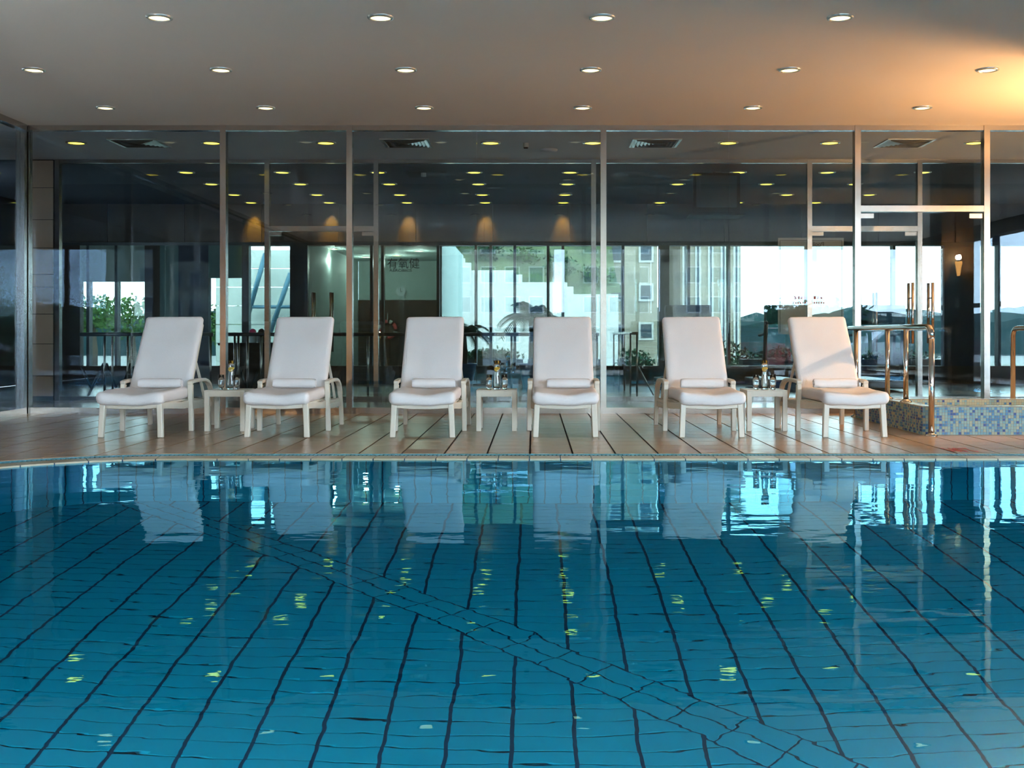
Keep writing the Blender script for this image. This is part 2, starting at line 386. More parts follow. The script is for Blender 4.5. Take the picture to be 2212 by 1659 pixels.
for k, P in enumerate(dp):
    if k < 300:
        x = sum(p[0] for p in P)/len(P); y = sum(p[1] for p in P)/len(P)
        key = tuple(round(c, 3) for p in P for c in (p[0]-x, p[1]-y))
        if key not in cache: cache[key] = MB().prism([(p[0]-x, p[1]-y) for p in P], 0, .008).mesh('tile', M['tile'])
        inst('tile', cache[key], floor, (x, y, -.008))
    else: rest.prism(P, -.008, 0)
tag(rest.build('tile_field', M['tile'], floor), kind='stuff')
near = MB()          # deck behind and beside the camera
near.box(XL, PXR, YB, PN-G2, -.008, 0).box(XL, PW0-G2-.02, PN-G2, 7.8, -.008, 0).box(PXR+G2, XR, YB, 8.5, -.008, 0)
tag(near.build('tile_border', M['tile'], floor), kind='stuff')
# coping tiles along the edge, each a piece of its own
CP = .2345
cm = MB().prism([(.004, .0), (CP-.004, .0), (CP-.004, G0), (.004, G0)], -.06, .0).mesh('coping_tile', M['coping'])
x = -.033-11*CP+.0
k = 0
while x < 5.2:
    if x >= PX-.02: inst('coping_tile', cm, floor, (x, PE-.008, 0))
    x += CP
nA = 10
am = None
for k in range(nA):
    a0 = math.pi/2+(math.pi/2)*(k+.02)/nA; a1 = math.pi/2+(math.pi/2)*(k+.98)/nA
    pts = [((PR-.008)*math.cos(a0+(a1-a0)*t/4), (PR-.008)*math.sin(a0+(a1-a0)*t/4)) for t in range(5)]
    pts += [((PR+G0-.008)*math.cos(a1-(a1-a0)*t/4), (PR+G0-.008)*math.sin(a1-(a1-a0)*t/4)) for t in range(5)]
    MB().prism(pts[::-1] if area(pts) < 0 else pts, -.06, 0).build('coping_tile', M['coping'], floor, loc=(PX, PY, 0))
# trough and blue overflow grating
tr = MB()
def ring(r0, r1, z0, z1, mbx):
    pts0 = [(PX+r0*math.cos(math.pi-(math.pi/2)*k/16), PY+r0*math.sin(math.pi-(math.pi/2)*k/16)) for k in range(17)]+[(PXR, PY+r0)]
    pts1 = [(PX+r1*math.cos(math.pi-(math.pi/2)*k/16), PY+r1*math.sin(math.pi-(math.pi/2)*k/16)) for k in range(17)]+[(PXR, PY+r1)]
    for k in range(17): mbx.prism([pts0[k], pts0[k+1], pts1[k+1], pts1[k]][::-1], z0, z1)
ring(PR+.0, PR+G2, -.12, -.05, tr); ring(PR+G0+.03, PR+G1-.03, -.05, -.0085, tr)
tr.build('gutter', M['trough'], floor)
gr = MB()
ring(PR+G0, PR+G0+.045, -.05, -.003, gr); ring(PR+G1-.045, PR+G1, -.05, -.003, gr)
x = PX
while x < 5.3: gr.box(x, x+.017, PE+G0+.04, PE+G1-.04, -.05, -.004); x += .032
for k in range(82):
    a = math.pi/2+(math.pi/2)*k/82; c, s_ = math.cos(a), math.sin(a); t = (-s_*.0085, c*.0085)
    q = [(PX+(PR+G0+.04)*c-t[0], PY+(PR+G0+.04)*s_-t[1]), (PX+(PR+G0+.04)*c+t[0], PY+(PR+G0+.04)*s_+t[1]),
         (PX+(PR+G1-.04)*c+t[0], PY+(PR+G1-.04)*s_+t[1]), (PX+(PR+G1-.04)*c-t[0], PY+(PR+G1-.04)*s_-t[1])]
    gr.prism(q[::-1], -.05, -.004)
tag(gr.build('grating', M['grate'], floor), 'pale blue slotted overflow grating along the pool edge', kind='stuff')
# red depth marking painted on the deck, read from the far side
text('depth_marking', '2.0M', M['red'], floor, (XP(2076, 9.12), 9.30, .0012), (0, 0, math.pi), .44, .0006, scale=(.25, 1.0, 1))
# ---- ceilings
struct(MB().box(XL-.4, XR, YB, YG, HT, HT+.25).build('ceiling', M['ceil']), 'smooth painted ceiling of the pool hall')
struct(MB().box(XL-2.6, XR, YG, YC, HT, HT+.25).build('ceiling_corridor', M['ceil2']), 'grey ceiling of the corridor behind the glass')
struct(MB().box(-9.5, XR, YC, YF+.2, HT, HT+.25).build('ceiling_gym', M['ceil3']), 'dark ceiling of the gym behind two glass walls')
# ---- floors beyond
struct(MB().box(XL-2.6, XR, YG+.05, YC, -.25, -.004).build('floor_corridor', M['cfloor']), 'grey corridor floor between the two glass walls')
struct(MB().box(-9.5, XR, YC, YF+.2, -.25, -.004).build('floor_gym', M['gfloor']), 'dark reflective gym floor')
# ---- glazed wall builder
def glazed(name, Y, mull, joints, xl, xr, mw, md, head, sill, gm, label, skip=None):
    """mull / joints: X positions of steel mullions and of bare glass joints"""
    root = struct(empty(name, (0, Y, 0)), label)
    mm = MB().box(-mw/2, mw/2, -md/2, md/2, 0, HT).mesh('mullion', M['steel'])
    for x in mull: inst('mullion', mm, root, (x, 0, 0))
    MB().box(xl, xr, -md*.42, md*.42, HT-head, HT).build('header', M['steel'], root)
    MB().box(xl, xr, -md*.40, md*.40, 0, sill).build('sill', M['steel'], root)
    cuts = sorted(list(mull)+list(joints)); cuts = [xl]+[c for c in cuts if xl < c < xr]+[xr]
    for a, b in zip(cuts[:-1], cuts[1:]):
        ga = mw/2 if a in mull else .0025; gb = mw/2 if b in mull else .0025
        for z0, z1 in ((sill, HT-head),) if not skip or not (skip[0] <= (a+b)/2 <= skip[1]) else ((skip[2], HT-head),):
            MB().box(a+ga, b-gb, -.006, .006, z0, z1).build('pane', gm, root)
    return root
G = lambda x: XP(x, YG)
m1 = [G(x) for x in (53, 484, 756, 1303, 1850.5, 2128.5, 2560)]; m1[0] = XL+.02
dz0, dz1 = ZP(458, YG), ZP(445, YG)
wall_back = glazed('wall_back', YG, m1, [G(220), G(1030), G(1574)], XL, XR, .068, .11, .06, .072, M['glass'], 'full-height glass wall in steel frames behind the loungers',
                   skip=(m1[4], m1[5], dz1))
MB().box(m1[4]+.034, m1[5]-.034, -.05, .05, dz0, dz1).build('transom', M['steel'], wall_back)
C2 = lambda x: XP(x, YC)
m2 = [C2(x) for x in (126, 578, 813, 1282, 1747.5, 1985, 2330)]
ez0, ez1 = ZP(500, YC), ZP(489, YC)
wall_mid = glazed('wall_middle', YC, m2, [C2(357), C2(1046), C2(1512)], m2[0], XR, .066, .10, .05, .06, M['glass2'],
                  'second green-tinted glass wall across the corridor')
for a, b in ((1, 2), (4, 5)): MB().box(m2[a]+.033, m2[b]-.033, -.045, .045, ez0, ez1).build('transom', M['steel'], wall_mid)
# left glass wall of the hall, running towards the camera
wl_ = struct(empty('wall_left', (XL, YG, 0), -math.pi/2), 'glass side wall of the pool hall on the left')
mm = MB().box(-.034, .034, -.05, .05, 0, HT).mesh('mullion', M['steel'])
for d in (.12, 3.4, 6.8, 10.2, 13.6, 16.5): inst('mullion', mm, wl_, (d, 0, 0))
MB().box(.15, 16.5, -.05, .05, HT-.07, HT).build('header', M['steel'], wl_); MB().box(.15, 16.5, -.05, .05, 0, .072).build('sill', M['steel'], wl_)
for a, b in ((.154, 3.366), (3.434, 6.766), (6.834, 10.166), (10.234, 13.566), (13.634, 16.466)):
    MB().box(a, b, -.006, .006, .072, HT-.07).build('pane', M['glass'], wl_)
# solid walls out of view: right, and the facade behind the camera with its windows
struct(MB().box(XR, XR+.3, YB, -2.7, 0, HT).box(XR, XR+.3, 4.26, YF, 0, HT).box(XR, XR+.3, -2.7, 4.26, 3.1, HT).box(XR, XR+.3, -2.7, 4.26, 0, .3).build('wall_right', M['hallwall']), 'brown wall at the right end of the hall')
window_2 = struct(empty('window_2', (XR+.15, 0, 0)), 'tall windows in the right wall of the hall')
fm2 = MB().box(-.06, .06, -.06, .06, .3, 3.1).mesh('window_frame', M['dark'])
ys_ = [-2.64, -.4, 1.9, 4.2]
for y in ys_: inst('window_frame', fm2, window_2, (0, y, 0))
MB().box(-.05, .05, -2.58, 4.14, 1.55, 1.65).build('window_rail', M['dark'], window_2)
for a, b in zip(ys_[:-1], ys_[1:]): MB().box(-.004, .004, a+.06, b-.06, .3, 3.1).build('window_pane', M['wglass'], window_2)
struct(MB().box(XR+.3, 90, YB-.25, YF, -.6, -.45).build('ground_side', M['pave']), 'paved ground outside the right windows')
fr = MB().box(XL-.3, -2.0, YB-.25, YB, 0, HT).box(-2.0, XR, YB-.25, YB, 3.2, HT).box(-2.0, XR, YB-.25, YB, 0, .12)
wall_front = struct(fr.build('wall_front', M['hallwall']), 'wall of the hall facing the loungers')
window_1 = struct(empty('window_1', (0, YB-.12, 0)), 'tall window band opposite the loungers')
fm = MB().box(-.05, .05, -.06, .06, .12, 3.2).mesh('window_frame', M['dark'])
for x in (-1.95, .4, 2.75, 5.1, 7.45, 9.95): inst('window_frame', fm, window_1, (x, 0, 0))
MB().box(-1.9, 9.9, -.05, .05, 1.02, 1.10).build('window_rail', M['dark'], window_1)
for a, b in ((-1.9, .35), (.45, 2.7), (2.8, 5.05), (5.15, 7.4), (7.5, 9.9)):
    MB().box(a, b, -.004, .004, .12, 3.2).build('window_pane', M['wglass'], window_1)
# stone-clad end of the corridor, single slabs
wc = struct(MB().box(C2(40), C2(118)-.01, YC-.02, YC+.25, 0, HT).build('wall_corridor', M['deckbase']), 'brown stone clad wall at the left end of the corridor')
zz = [.06, .35, .80, 1.22, 1.60, 1.78, 2.15, 2.55, 3.0, HT-.01]
for z0, z1 in zip(zz[:-1], zz[1:]): MB().box(C2(40), C2(118)-.01, YC-.032, YC-.02, z0+.004, z1-.004).build('stone_slab', M['stone'], wc)
struct(MB().box(XL-2.7, XL-2.5, YG, YC, 0, HT).build('wall_corridor_end', M['stone']), 'stone wall closing the corridor')
# room beyond the left glass wall: dark wall with a bright strip window
struct(MB().box(-9.5, XL-.4, YB, YG, HT, HT+.25).build('ceiling_side', M['ceil3']), 'dark ceiling of the side room at left')
struct(MB().box(-9.5, XL-.06, YB, YG, -.25, -.004).build('floor_side', M['gfloor']), 'dark floor of the side room at left')
struct(MB().box(-9.7, -9.5, YB, YG, 0, HT).build('wall_side', M['navy']), 'dark wall of the side room at left')
struct(MB().box(-9.7, XL-.3, YB-.25, YB, 0, HT).build('wall_side_front', M['navy']), 'dark front wall of the side room')
# far wall of the gym: dark panelled band above, openings below
wf = struct(empty('wall_far', (0, YF, 0)), 'dark panelled band above the windows at the far side of the gym')
zs = 2.675
xs = -9.5; k = 0
while xs < XR-.1:
    MB().box(xs+.006, min(xs+1.455, XR)-.006, 0, .2, zs, HT-.002).build('panel', M['brown'] if xs < 1.3 else M['navy'], wf); xs += 1.455
MB().box(-9.5, XR, .02, .2, zs-.06, zs-.002).build('sill_rail', M['dark'], wf); MB().box(-9.5, XR, .2, .26, zs-.06, HT).build('backing', M['black'], wf)
MB().box(-9.5, XR, .0, .2, 0, .34).build('kerb', M['brown'], wf)
FX = lambda x: XP(x, YF)
def wpanel(x0, x1, m, z0=.34, z1=zs-.06, name='panel'): return MB().box(FX(x0), FX(x1), .01, .19, z0, z1).build(name, m, wf)
wpanel(-60, 46, M['dark'], ZP(600, YF), name='panel')
for a, b, m in ((50, 172, 'brown'), (312, 345, 'brown'), (385, 450, 'navy'), (522, 537, 'dark'), (626, 664, 'dark'), (1424, 1446, 'brown'), (2040, 2118, 'navy')):
    wpanel(a, b, M[m])
M['blind'] = mat('grey_green_blind', (.16, .22, .20), .7); M['soff'] = mat('teal_soffit', (.03, .085, .09), .6)
wpanel(172, 312, M['blind'], ZP(608, YF), name='blind'); wpanel(450, 522, M['soff'], ZP(600, YF), name='blind'); wpanel(345, 385, M['soff'], name='blind')
for x in (189, 250, 478, 802, 826, 946, 1028, 1060, 1112, 1184, 1216, 1346, 1488, 1575, 1745, 1932, 2160):
    wpanel(x-3, x+3, M['dark'], name='mullion')
for a, b in ((-60, 46), (172, 312), (450, 522), (537, 626), (664, 948), (948, 1424), (1446, 2040), (2118, 2400)):
    MB().box(FX(a), FX(b), .09, .10, .34, zs-.06).build('pane', M['glass3'], wf)
struct(MB().box(-9.8, -9.5, YC, YF+.2, 0, HT).build('wall_gym', M['brown']), 'dark side wall of the gym')
# ================================================================== FITTINGS OF THE GLASS WALLS
def handle_pair(parent, x, z0, z1, y0):
    mb = MB()
    for dy in (-.075, .075): mb.tube([(x, y0+dy, z0), (x, y0+dy, z1)], .017, 12)
    for z in (z0+.18, z1-.18): mb.tube([(x, y0-.075, z), (x, y0+.075, z)], .009, 8)
    return mb.build('handle', M['chrome'], parent, smooth=True)
def door(name, Y, xa, xb, zt, hx, hz0, hz1, gm, label, side):
    d = struct(empty(name, (xa, Y, 0)), label)
    MB().box(.006, xb-xa-.004, -.006, .006, .02, zt-.012).build('pane', gm, d)
    for z0 in (zt-.075, .02):
        a, b = (.006, .16) if side < 0 else (xb-xa-.16, xb-xa-.006)
        MB().box(a, b, -.022, .022, z0, z0+.055).build('patch_fitting', M['steel'], d)
    handle_pair(d, hx-xa, hz0, hz1, 0)
    return d
xm = (m1[4]+m1[5])/2
door('door_1', YG, m1[4]+.036, xm, dz0, G(1967), ZP(742, YG), ZP(611, YG), M['glass'], 'left leaf of the glass door to the pool', -1)
door('door_2', YG, xm, m1[5]-.036, dz0, G(2010), ZP(742, YG), ZP(611, YG), M['glass'], 'right leaf of the glass door to the pool', 1)
for a, b, nm in ((1, 2, (677, 716)), (4, 5, (1855, 1890))):
    for h, x in enumerate(nm): handle_pair(wall_mid, C2(x), ZP(760, YC), ZP(632, YC), 0)
    for x0, x1 in ((m2[a]+.034, m2[a]+.2), (m2[b]-.2, m2[b]-.034)): MB().box(x0, x1, -.022, .022, ez0-.06, ez0-.008).build('patch_fitting', M['steel'], wall_mid)
# writing on the second glass wall
sg = text('lettering', '有氧健', M['text'], wall_mid, (C2(836), -.012, ZP(578, YC)), (math.pi/2, 0, 0), .155, .0008, align='LEFT')
text('lettering', 'AEROBICS', M['text'], wall_mid, (C2(841), -.012, ZP(587, YC)), (math.pi/2, 0, 0), .052, .0008, scale=(1.35, 1, 1), align='LEFT')
nb = MB().box(C2(1680), C2(1822), -.016, -.0125, ZP(722, YC), ZP(514, YC)).build('notice_film', M['frost'], wall_mid)
bm_ = MB()
for a, b, y0, y1 in ((1684, 1818, 519, 520.2), (1684, 685+1000, 519, 718), (1817, 1818.2, 519, 718)): bm_.box(C2(a), C2(b), -.018, -.0165, ZP(y1, YC), ZP(y0, YC))
bm_.build('notice_border', M['text'], wall_mid)
text('lettering', 'Pool', M['text'], wall_mid, (C2(1780), -.018, ZP(532, YC)), (math.pi/2, 0, 0), .085, .0006, scale=(-1, 1, 1), align='LEFT')
bm_ = MB()
for k in range(9): bm_.box(C2(1715+k*7), C2(1719.5+k*7), -.018, -.0165, ZP(646, YC), ZP(640, YC))
for k in range(14): bm_.box(C2(1712+k*5), C2(1715+k*5), -.018, -.0165, ZP(656, YC), ZP(652.5, YC))
bm_.build('notice_print', M['red'], wall_mid)
# ================================================================== CEILING LAMPS AND FITTINGS
def lamp_meshes(r, disc):
    t = MB().lathe([(r*1.32, 0), (r*1.30, -.010), (r*1.05, -.016), (r*1.0, -.004), (r*1.0, .0)], 28).mesh('trim_ring', M['trimring'], True)
    d = MB().lathe([(r*1.0, -.006), (r*.7, -.012), (.0005, -.015)], 28).mesh('lamp_disc', disc, True)
    return t, d
LA = lamp_meshes(.078, M['lampdisc']); LB = lamp_meshes(.10, M['lampdisc2'])
def downlight(x, y, mm, label, group, spot=0):
    r = tag(empty('downlight', (x, y, HT)), label, 'downlight', group)
    inst('trim_ring', mm[0], r); inst('lamp_disc', mm[1], r)
    if spot:
        l = bpy.data.lights.new('lamp_beam', 'SPOT'); l.energy = spot; l.color = (1, .55, .08); l.spot_size = .85; l.spot_blend = .9; l.shadow_soft_size = .05
        o = bpy.data.objects.new('lamp_beam', l); COL.objects.link(o); o.parent = r; o.location = (0, .05, -.04); o.rotation_euler = (.42, 0, 0)
    return r
cols = [-4.65, -2.91, -1.19, .53, 2.38, 4.22]
rows = [(8.81, 'front row over the pool', [1, 2, 3, 4]), (10.55, 'middle row over the loungers', range(6)), (12.31, 'back row beside the glass wall', range(6))]
for y, nm, ks in rows:
    for q, k in enumerate(ks): downlight(cols[k], y, LA, f'lit round downlight, {ORD[q]} from left, {nm}', 'downlights in the pool hall ceiling')
for q, y in enumerate((7.06, 5.30, 3.56)):
    for k, x in enumerate(cols): downlight(x, y, LA, f'downlight over the water mirrored in the glass, {ORD[k]} from left, {ORD[q]} row in front', 'downlights above the water')
for q, px in enumerate((165, 457, 704, 1060, 1280, 1573, 1793, 2105)):
    downlight(XP(px, 14.56), 14.56, LB, f'yellow lit downlight, {ORD[q]} from left in the corridor ceiling behind the glass', 'corridor downlights')
for q, y in enumerate((17.2, 18.54, 19.95, 21.13)):
    xs = [-5.27+1.455*k for k in range(5)]+([3.1, 4.45, 5.9] if q % 2 == 0 else [2.35, 3.8, 5.25])
    for k, x in enumerate(xs): downlight(x, y, LB, f'yellow lit downlight, {ORD[k]} from left, {ORD[q]} row of the dark gym ceiling', 'gym downlights', 120 if q == 3 and k < 5 else 0)
def vent(x, y, label):
    r = tag(empty('air_diffuser', (x, y, HT)), label, 'vent', 'air diffusers in the corridor ceiling'); a = .31
    fb = MB()
    for s in (-1, 1): fb.box(-a, a, s*a-.03 if s > 0 else -a, a if s > 0 else -a+.03, -.012, 0).box(s*a-.03 if s > 0 else -a, a if s > 0 else -a+.03, -a+.03, a-.03, -.012, 0)
    fb.build('frame', M['trimring'], r); MB().box(-a+.03, a-.03, -a+.03, a-.03, -.001, 0).build('backing', M['black'], r)
    for side in range(4):
        for q in range(6):
            b = a-.035-q*.045; mbv = MB()
            mbv.add([(-b, -b, -.004), (b, -b, -.004), (b-.03, -b+.03, -.022), (-b+.03, -b+.03, -.022), (-b, -b, -.001), (b, -b, -.001), (b-.03, -b+.03, -.019), (-b+.03, -b+.03, -.019)],
                    [(0,1,2,3)[::-1], (4,5,6,7), (0,1,5,4), (2,3,7,6), (1,2,6,5), (3,0,4,7)])
            mbv.build('louvre', M['steel'], r, rot=(0, 0, side*math.pi/2))
YV = F*(HT-HC)/(CY-308)
for px, nm in ((300, 'far left, above the stone wall'), (878, 'left of centre, above the lettering'), (1415, 'right of centre, above the hanging television'), (1955, 'above the glass door at right')):
    vent(XP(px, YV), YV+.02, f'square louvred air diffuser in the corridor ceiling, {nm}')
sp = tag(MB().lathe([(.115, 0), (.11, -.02), (.03, -.03), (.0005, -.03)], 28).build('ceiling_speaker', M['ceil2'], None, True, (XP(1186, 15.1), 15.1, HT)), 'flat round ceiling speaker in the corridor', 'speaker')
sd = tag(empty('smoke_detector', (XP(1136, 14.6), 14.6, HT)), 'small white cylindrical detector on the corridor ceiling', 'detector')
MB().lathe([(.036, 0), (.036, -.05), (.034, -.056), (.0005, -.056)], 20).build('body', M['white'], sd, True); MB().lathe([(.03, -.056), (.028, -.07), (.0005, -.07)], 16).build('grille', M['black'], sd, True)
sd = tag(empty('smoke_detector', (XP(915, 17.3), 17.3, HT)), 'small grey cylindrical detector on the gym ceiling', 'detector')
MB().lathe([(.04, 0), (.04, -.05), (.034, -.058), (.0005, -.058)], 20).build('body', M['ceil2'], sd, True)
# television hanging from the gym ceiling
tv = tag(empty('television', (XP(1548, 17.0), 17.0, 0)), 'bulky black television hanging from the gym ceiling', 'television')
tz0, tz1 = ZP(462, 17.0), ZP(372, 17.0)
MB().tube([(0, .2, tz1-.02), (0, .2, HT)], .025, 10).build('mount_pole', M['black'], tv)
MB().add([(-.36,0,tz0),(.36,0,tz0),(.24,.42,tz0+.08),(-.24,.42,tz0+.08),(-.36,0,tz1),(.36,0,tz1),(.24,.42,tz1-.08),(-.24,.42,tz1-.08)],
         [(0,3,2,1),(4,5,6,7),(0,1,5,4),(1,2,6,5),(2,3,7,6),(3,0,4,7)]).build('casing', M['black'], tv, bevel=.02)
MB().box(-.30, .30, -.012, 0.0, tz0+.10, tz1-.05).build('screen', M['winglass'], tv)
MB().prism_x([(-.1, tz0-.03), (.45, tz0-.03), (.45, tz0-.005), (-.1, tz0-.005)], -.40, .40).build('shelf', M['black'], tv)
# warm wall lamps (their light belongs to them): one on a column to the right, one on the left glass wall
def sconce(loc, label, power):
    r = tag(empty('wall_lamp', loc), label, 'wall lamp')
    MB().box(-.05, .05, -.11, -.095, -.16, .12).build('backplate', M['dark'], r)
    MB().tube([(0, -.1, -.05), (0, -.02, -.05)], .012, 8).build('arm', M['dark'], r)
    MB().lathe([(.02, -.1), (.05, .10), (.048, .10), (.018, -.1)], 24).build('shade', M['amber'], r, True)
    l = bpy.data.lights.new('lamp_bulb', 'POINT'); l.energy = power; l.color = (1, .56, .24); l.shadow_soft_size = .035
    o = bpy.data.objects.new('lamp_bulb', l); COL.objects.link(o); o.parent = r; o.location = (0, 0, .16)
    return r
colm = struct(MB().box(5.78, 6.24, 10.25, 10.72, 0, HT).build('column', M['brown']), 'dark timber column beside the pool')
colm.name = 'wall_column'
sconce((5.98, 10.83, 1.86), 'amber wall lamp on the dark column, mirrored in the glass at right', 215)
sconce((-5.84, 0.0, .85), 'amber wall lamp on the left glass wall near the camera', 60)
# ================================================================== LOUNGERS
def make_lounger():
    r = empty('sun_lounger'); P = M['plastic']
    for s in (-1, 1):     # front legs, slightly splayed
        MB().strip([(s*.270, -.012, 0), (s*.264, -.002, .15), (s*.258, .004, .26), (s*.256, .012, .312)], (1, 0, 0), .050, [.046, .05, .058, .07]).build('leg', P, r, bevel=.008)
        MB().strip([(s*.333, .70, 0), (s*.330, .695, .22), (s*.326, .69, .40), (s*.324, .70, .452)], (1, 0, 0), .046, [.048, .05, .056, .06]).build('leg', P, r, bevel=.008)
        MB().strip([(s*.328, 1.475, 0), (s*.326, 1.455, .14), (s*.324, 1.43, .26), (s*.324, 1.40, .33)], (1, 0, 0), .042, [.05, .048, .044, .042]).build('leg', P, r, bevel=.008)
        MB().strip([(s*.324, .668, .466), (s*.324, .74, .478), (s*.324, .95, .482), (s*.324, 1.14, .478), (s*.324, 1.25, .458), (s*.324, 1.33, .42), (s*.324, 1.385, .36), (s*.324, 1.405, .31)],
                   (1, 0, 0), .050, .034).build('armrest', P, r, bevel=.008)
        MB().strip([(s*.256, .03, .285), (s*.270, .30, .272), (s*.292, .55, .256), (s*.300, .66, .262), (s*.302, .80, .258), (s*.302, 1.15, .250), (s*.304, 1.43, .255)],
                   (1, 0, 0), .034, [.055, .06, .064, .075, .066, .060, .055]).build('side_rail', P, r, bevel=.006)
        MB().strip([(s*.318, .70, .235), (s*.318, 1.05, .225), (s*.318, 1.44, .22)], (1, 0, 0), .022, .05).build('stretcher', P, r, bevel=.005)
    bpts = [(-.24+.48*k/8, .004, .288-.010*math.sin(math.pi*k/8)) for k in range(9)]
    MB().strip(bpts, (0, 1, 0), .042, .044).build('front_beam', P, r, bevel=.006)
    MB().box(-.29, .29, 1.40, 1.44, .235, .275).build('rear_beam', P, r, bevel=.006)
    sd = MB()
    MB().box(-.275, .275, .03, .78, .296, .312).build('seat_deck', P, r)
    # backrest frame and its slats, leaning back
    th = math.atan2(.50, .74); e = empty  # lean from vertical
    def bp(x, t, off): return (x, .76+math.sin(th)*t+math.cos(th)*off, .345+math.cos(th)*t-math.sin(th)*off)
    for s in (-1, 1): MB().strip([bp(s*.262, 0, .055), bp(s*.262, .45, .055), bp(s*.255, .87, .055)], (1, 0, 0), .045, .03).build('back_frame', P, r, bevel=.006)
    MB().strip([bp(-.255, .875, .055), bp(.255, .875, .055)], (0, math.cos(th), -math.sin(th)), .03, .04).build('top_rail', P, r, bevel=.006)
    for q in range(9):
        t = .05+q*.09; MB().strip([bp(-.24, t, .055), bp(.24, t, .055)], (0, math.cos(th), -math.sin(th)), .018, .062).build('slat', P, r)
    MB().strip([bp(.268, .42, .075), (.285, 1.20, .42), (.295, 1.26, .27)], (1, 0, 0), .022, .022).build('prop_bar', P, r)
    MB().strip([bp(-.268, .42, .075), (-.285, 1.20, .42), (-.295, 1.26, .27)], (1, 0, 0), .022, .022).build('prop_bar', P, r)
    # seat cushion: soft slab in a terry cover, sagging a little
    c = rbox(.605, .86, .112, .05, (26, 34, 6))
    for i, p in enumerate(c.v):
        x, y, z = p; u, v = x/.30, y/.42
        sag = -.026*(1-min(1, u*u))*(1 if z > 0 else .2+.5*max(0, -v)); front = -.014*max(0, -v-.5)/.5
        wr = .010*noise.noise(Vector((x*6, y*5, z*9)))+.005*noise.noise(Vector((x*17, y*13, 3)))
        c.v[i] = (x*(1+.012*math.sin(y*9)), y+.004*noise.noise(Vector((x*8, 1, z*14))), z+sag+front+wr+.006*u*u*(1 if z > 0 else 0))
    c.build('seat_cushion', M['towel'], r, True, (0, .345, .372))
    b = rbox(.598, .935, .082, .036, (24, 36, 5))
    for i, p in enumerate(b.v):
        x, y, z = p; v = y/.45
        wr = .007*noise.noise(Vector((x*4+5, y*5, z*6)))+.003*noise.noise(Vector((x*15, y*12, 8)))+(.006*math.sin(y*26+x*3)*max(0, -v-.5) if z > 0 else 0)
        b.v[i] = (x*(1-.022*(v+1)/2), y, z+wr+.006*math.sin(x*5))
    th2 = math.pi/2-th
    q0 = Vector(bp(0, .44, -.008))
    b.build('back_cushion', M['towel'], r, True, tuple(q0), (th2, 0, 0))
    return r
proto = make_lounger()
LX = [(-3.64, .0), (-2.324, .004), (-1.005, .004), (.287, .002), (1.608, -.012), (2.906, -.028)]
llab = ['cream plastic lounger under a white towelling cover, first from left, nearest the stone wall',
        'lounger with white towelling cushions, second from left, right of the leftmost side table',
        'lounger with white towelling cushions, third from left, left of the middle side table',
        'lounger with white towelling cushions, fourth from left, right of the middle side table',
        'lounger with white towelling cushions, fifth from left, left of the rightmost side table',
        'lounger with sunlit white cushions, last on the right, beside the mosaic foot bath']
for k, (x, dx) in enumerate(LX):
    o = proto if k == 0 else copy_tree(proto)
    o.location = (x, 10.26+(.02 if k % 2 else 0), 0); o.rotation_euler = (0, 0, -dx*1.0)
    tag(o, llab[k], 'sun lounger', 'loungers along the glass wall')
# rolled towels lying on the loungers
def make_towel():
    r = empty('rolled_towel')
    mb = MB(); n, m_ = 22, 18; L = .40
    prof = []
    for i in range(m_+1):
        t = i/m_; x = -L/2+L*t; e_ = min(t, 1-t)*m_
        for k in range(n):
            a = 2*math.pi*k/n; rr = .047*(1-.10*math.exp(-e_*1.6))+.0022*noise.noise(Vector((x*14, math.cos(a)*2, math.sin(a)*2)))
            mb.v.append((x, rr*math.cos(a)*1.06, rr*math.sin(a)*.96))
    for i in range(m_):
        for k in range(n): mb.f.append((i*n+k, i*n+(k+1) % n, (i+1)*n+(k+1) % n, (i+1)*n+k)); mb.mi.append(0)
    mb.build('roll', M['towel2'], r, True)
    for s in (-1, 1):     # spiral ends
        sp = []
        for k in range(44):
            a = k*.42; rr = .004+.0385*k/43; sp.append((s*(L/2-.004+.004*(k % 2)), rr*math.cos(a), rr*math.sin(a)*.94))
        MB().strip(sp, (1, 0, 0), .014, .006).build('towel_end', M['towel2'], r)
    return r
tw = make_towel()
tpos = [.06, .03, .045, .045, .005, -.02]
for k, (x, dx) in enumerate(LX):
    o = tw if k == 0 else copy_tree(tw)
    o.location = (x+tpos[k], 10.26+.615, .466); o.rotation_euler = (0, 0, random.uniform(-.03, .03))
    tag(o, f'rolled white towel on the {ORD[k]} lounger from the left', 'towel', 'rolled towels on the loungers')
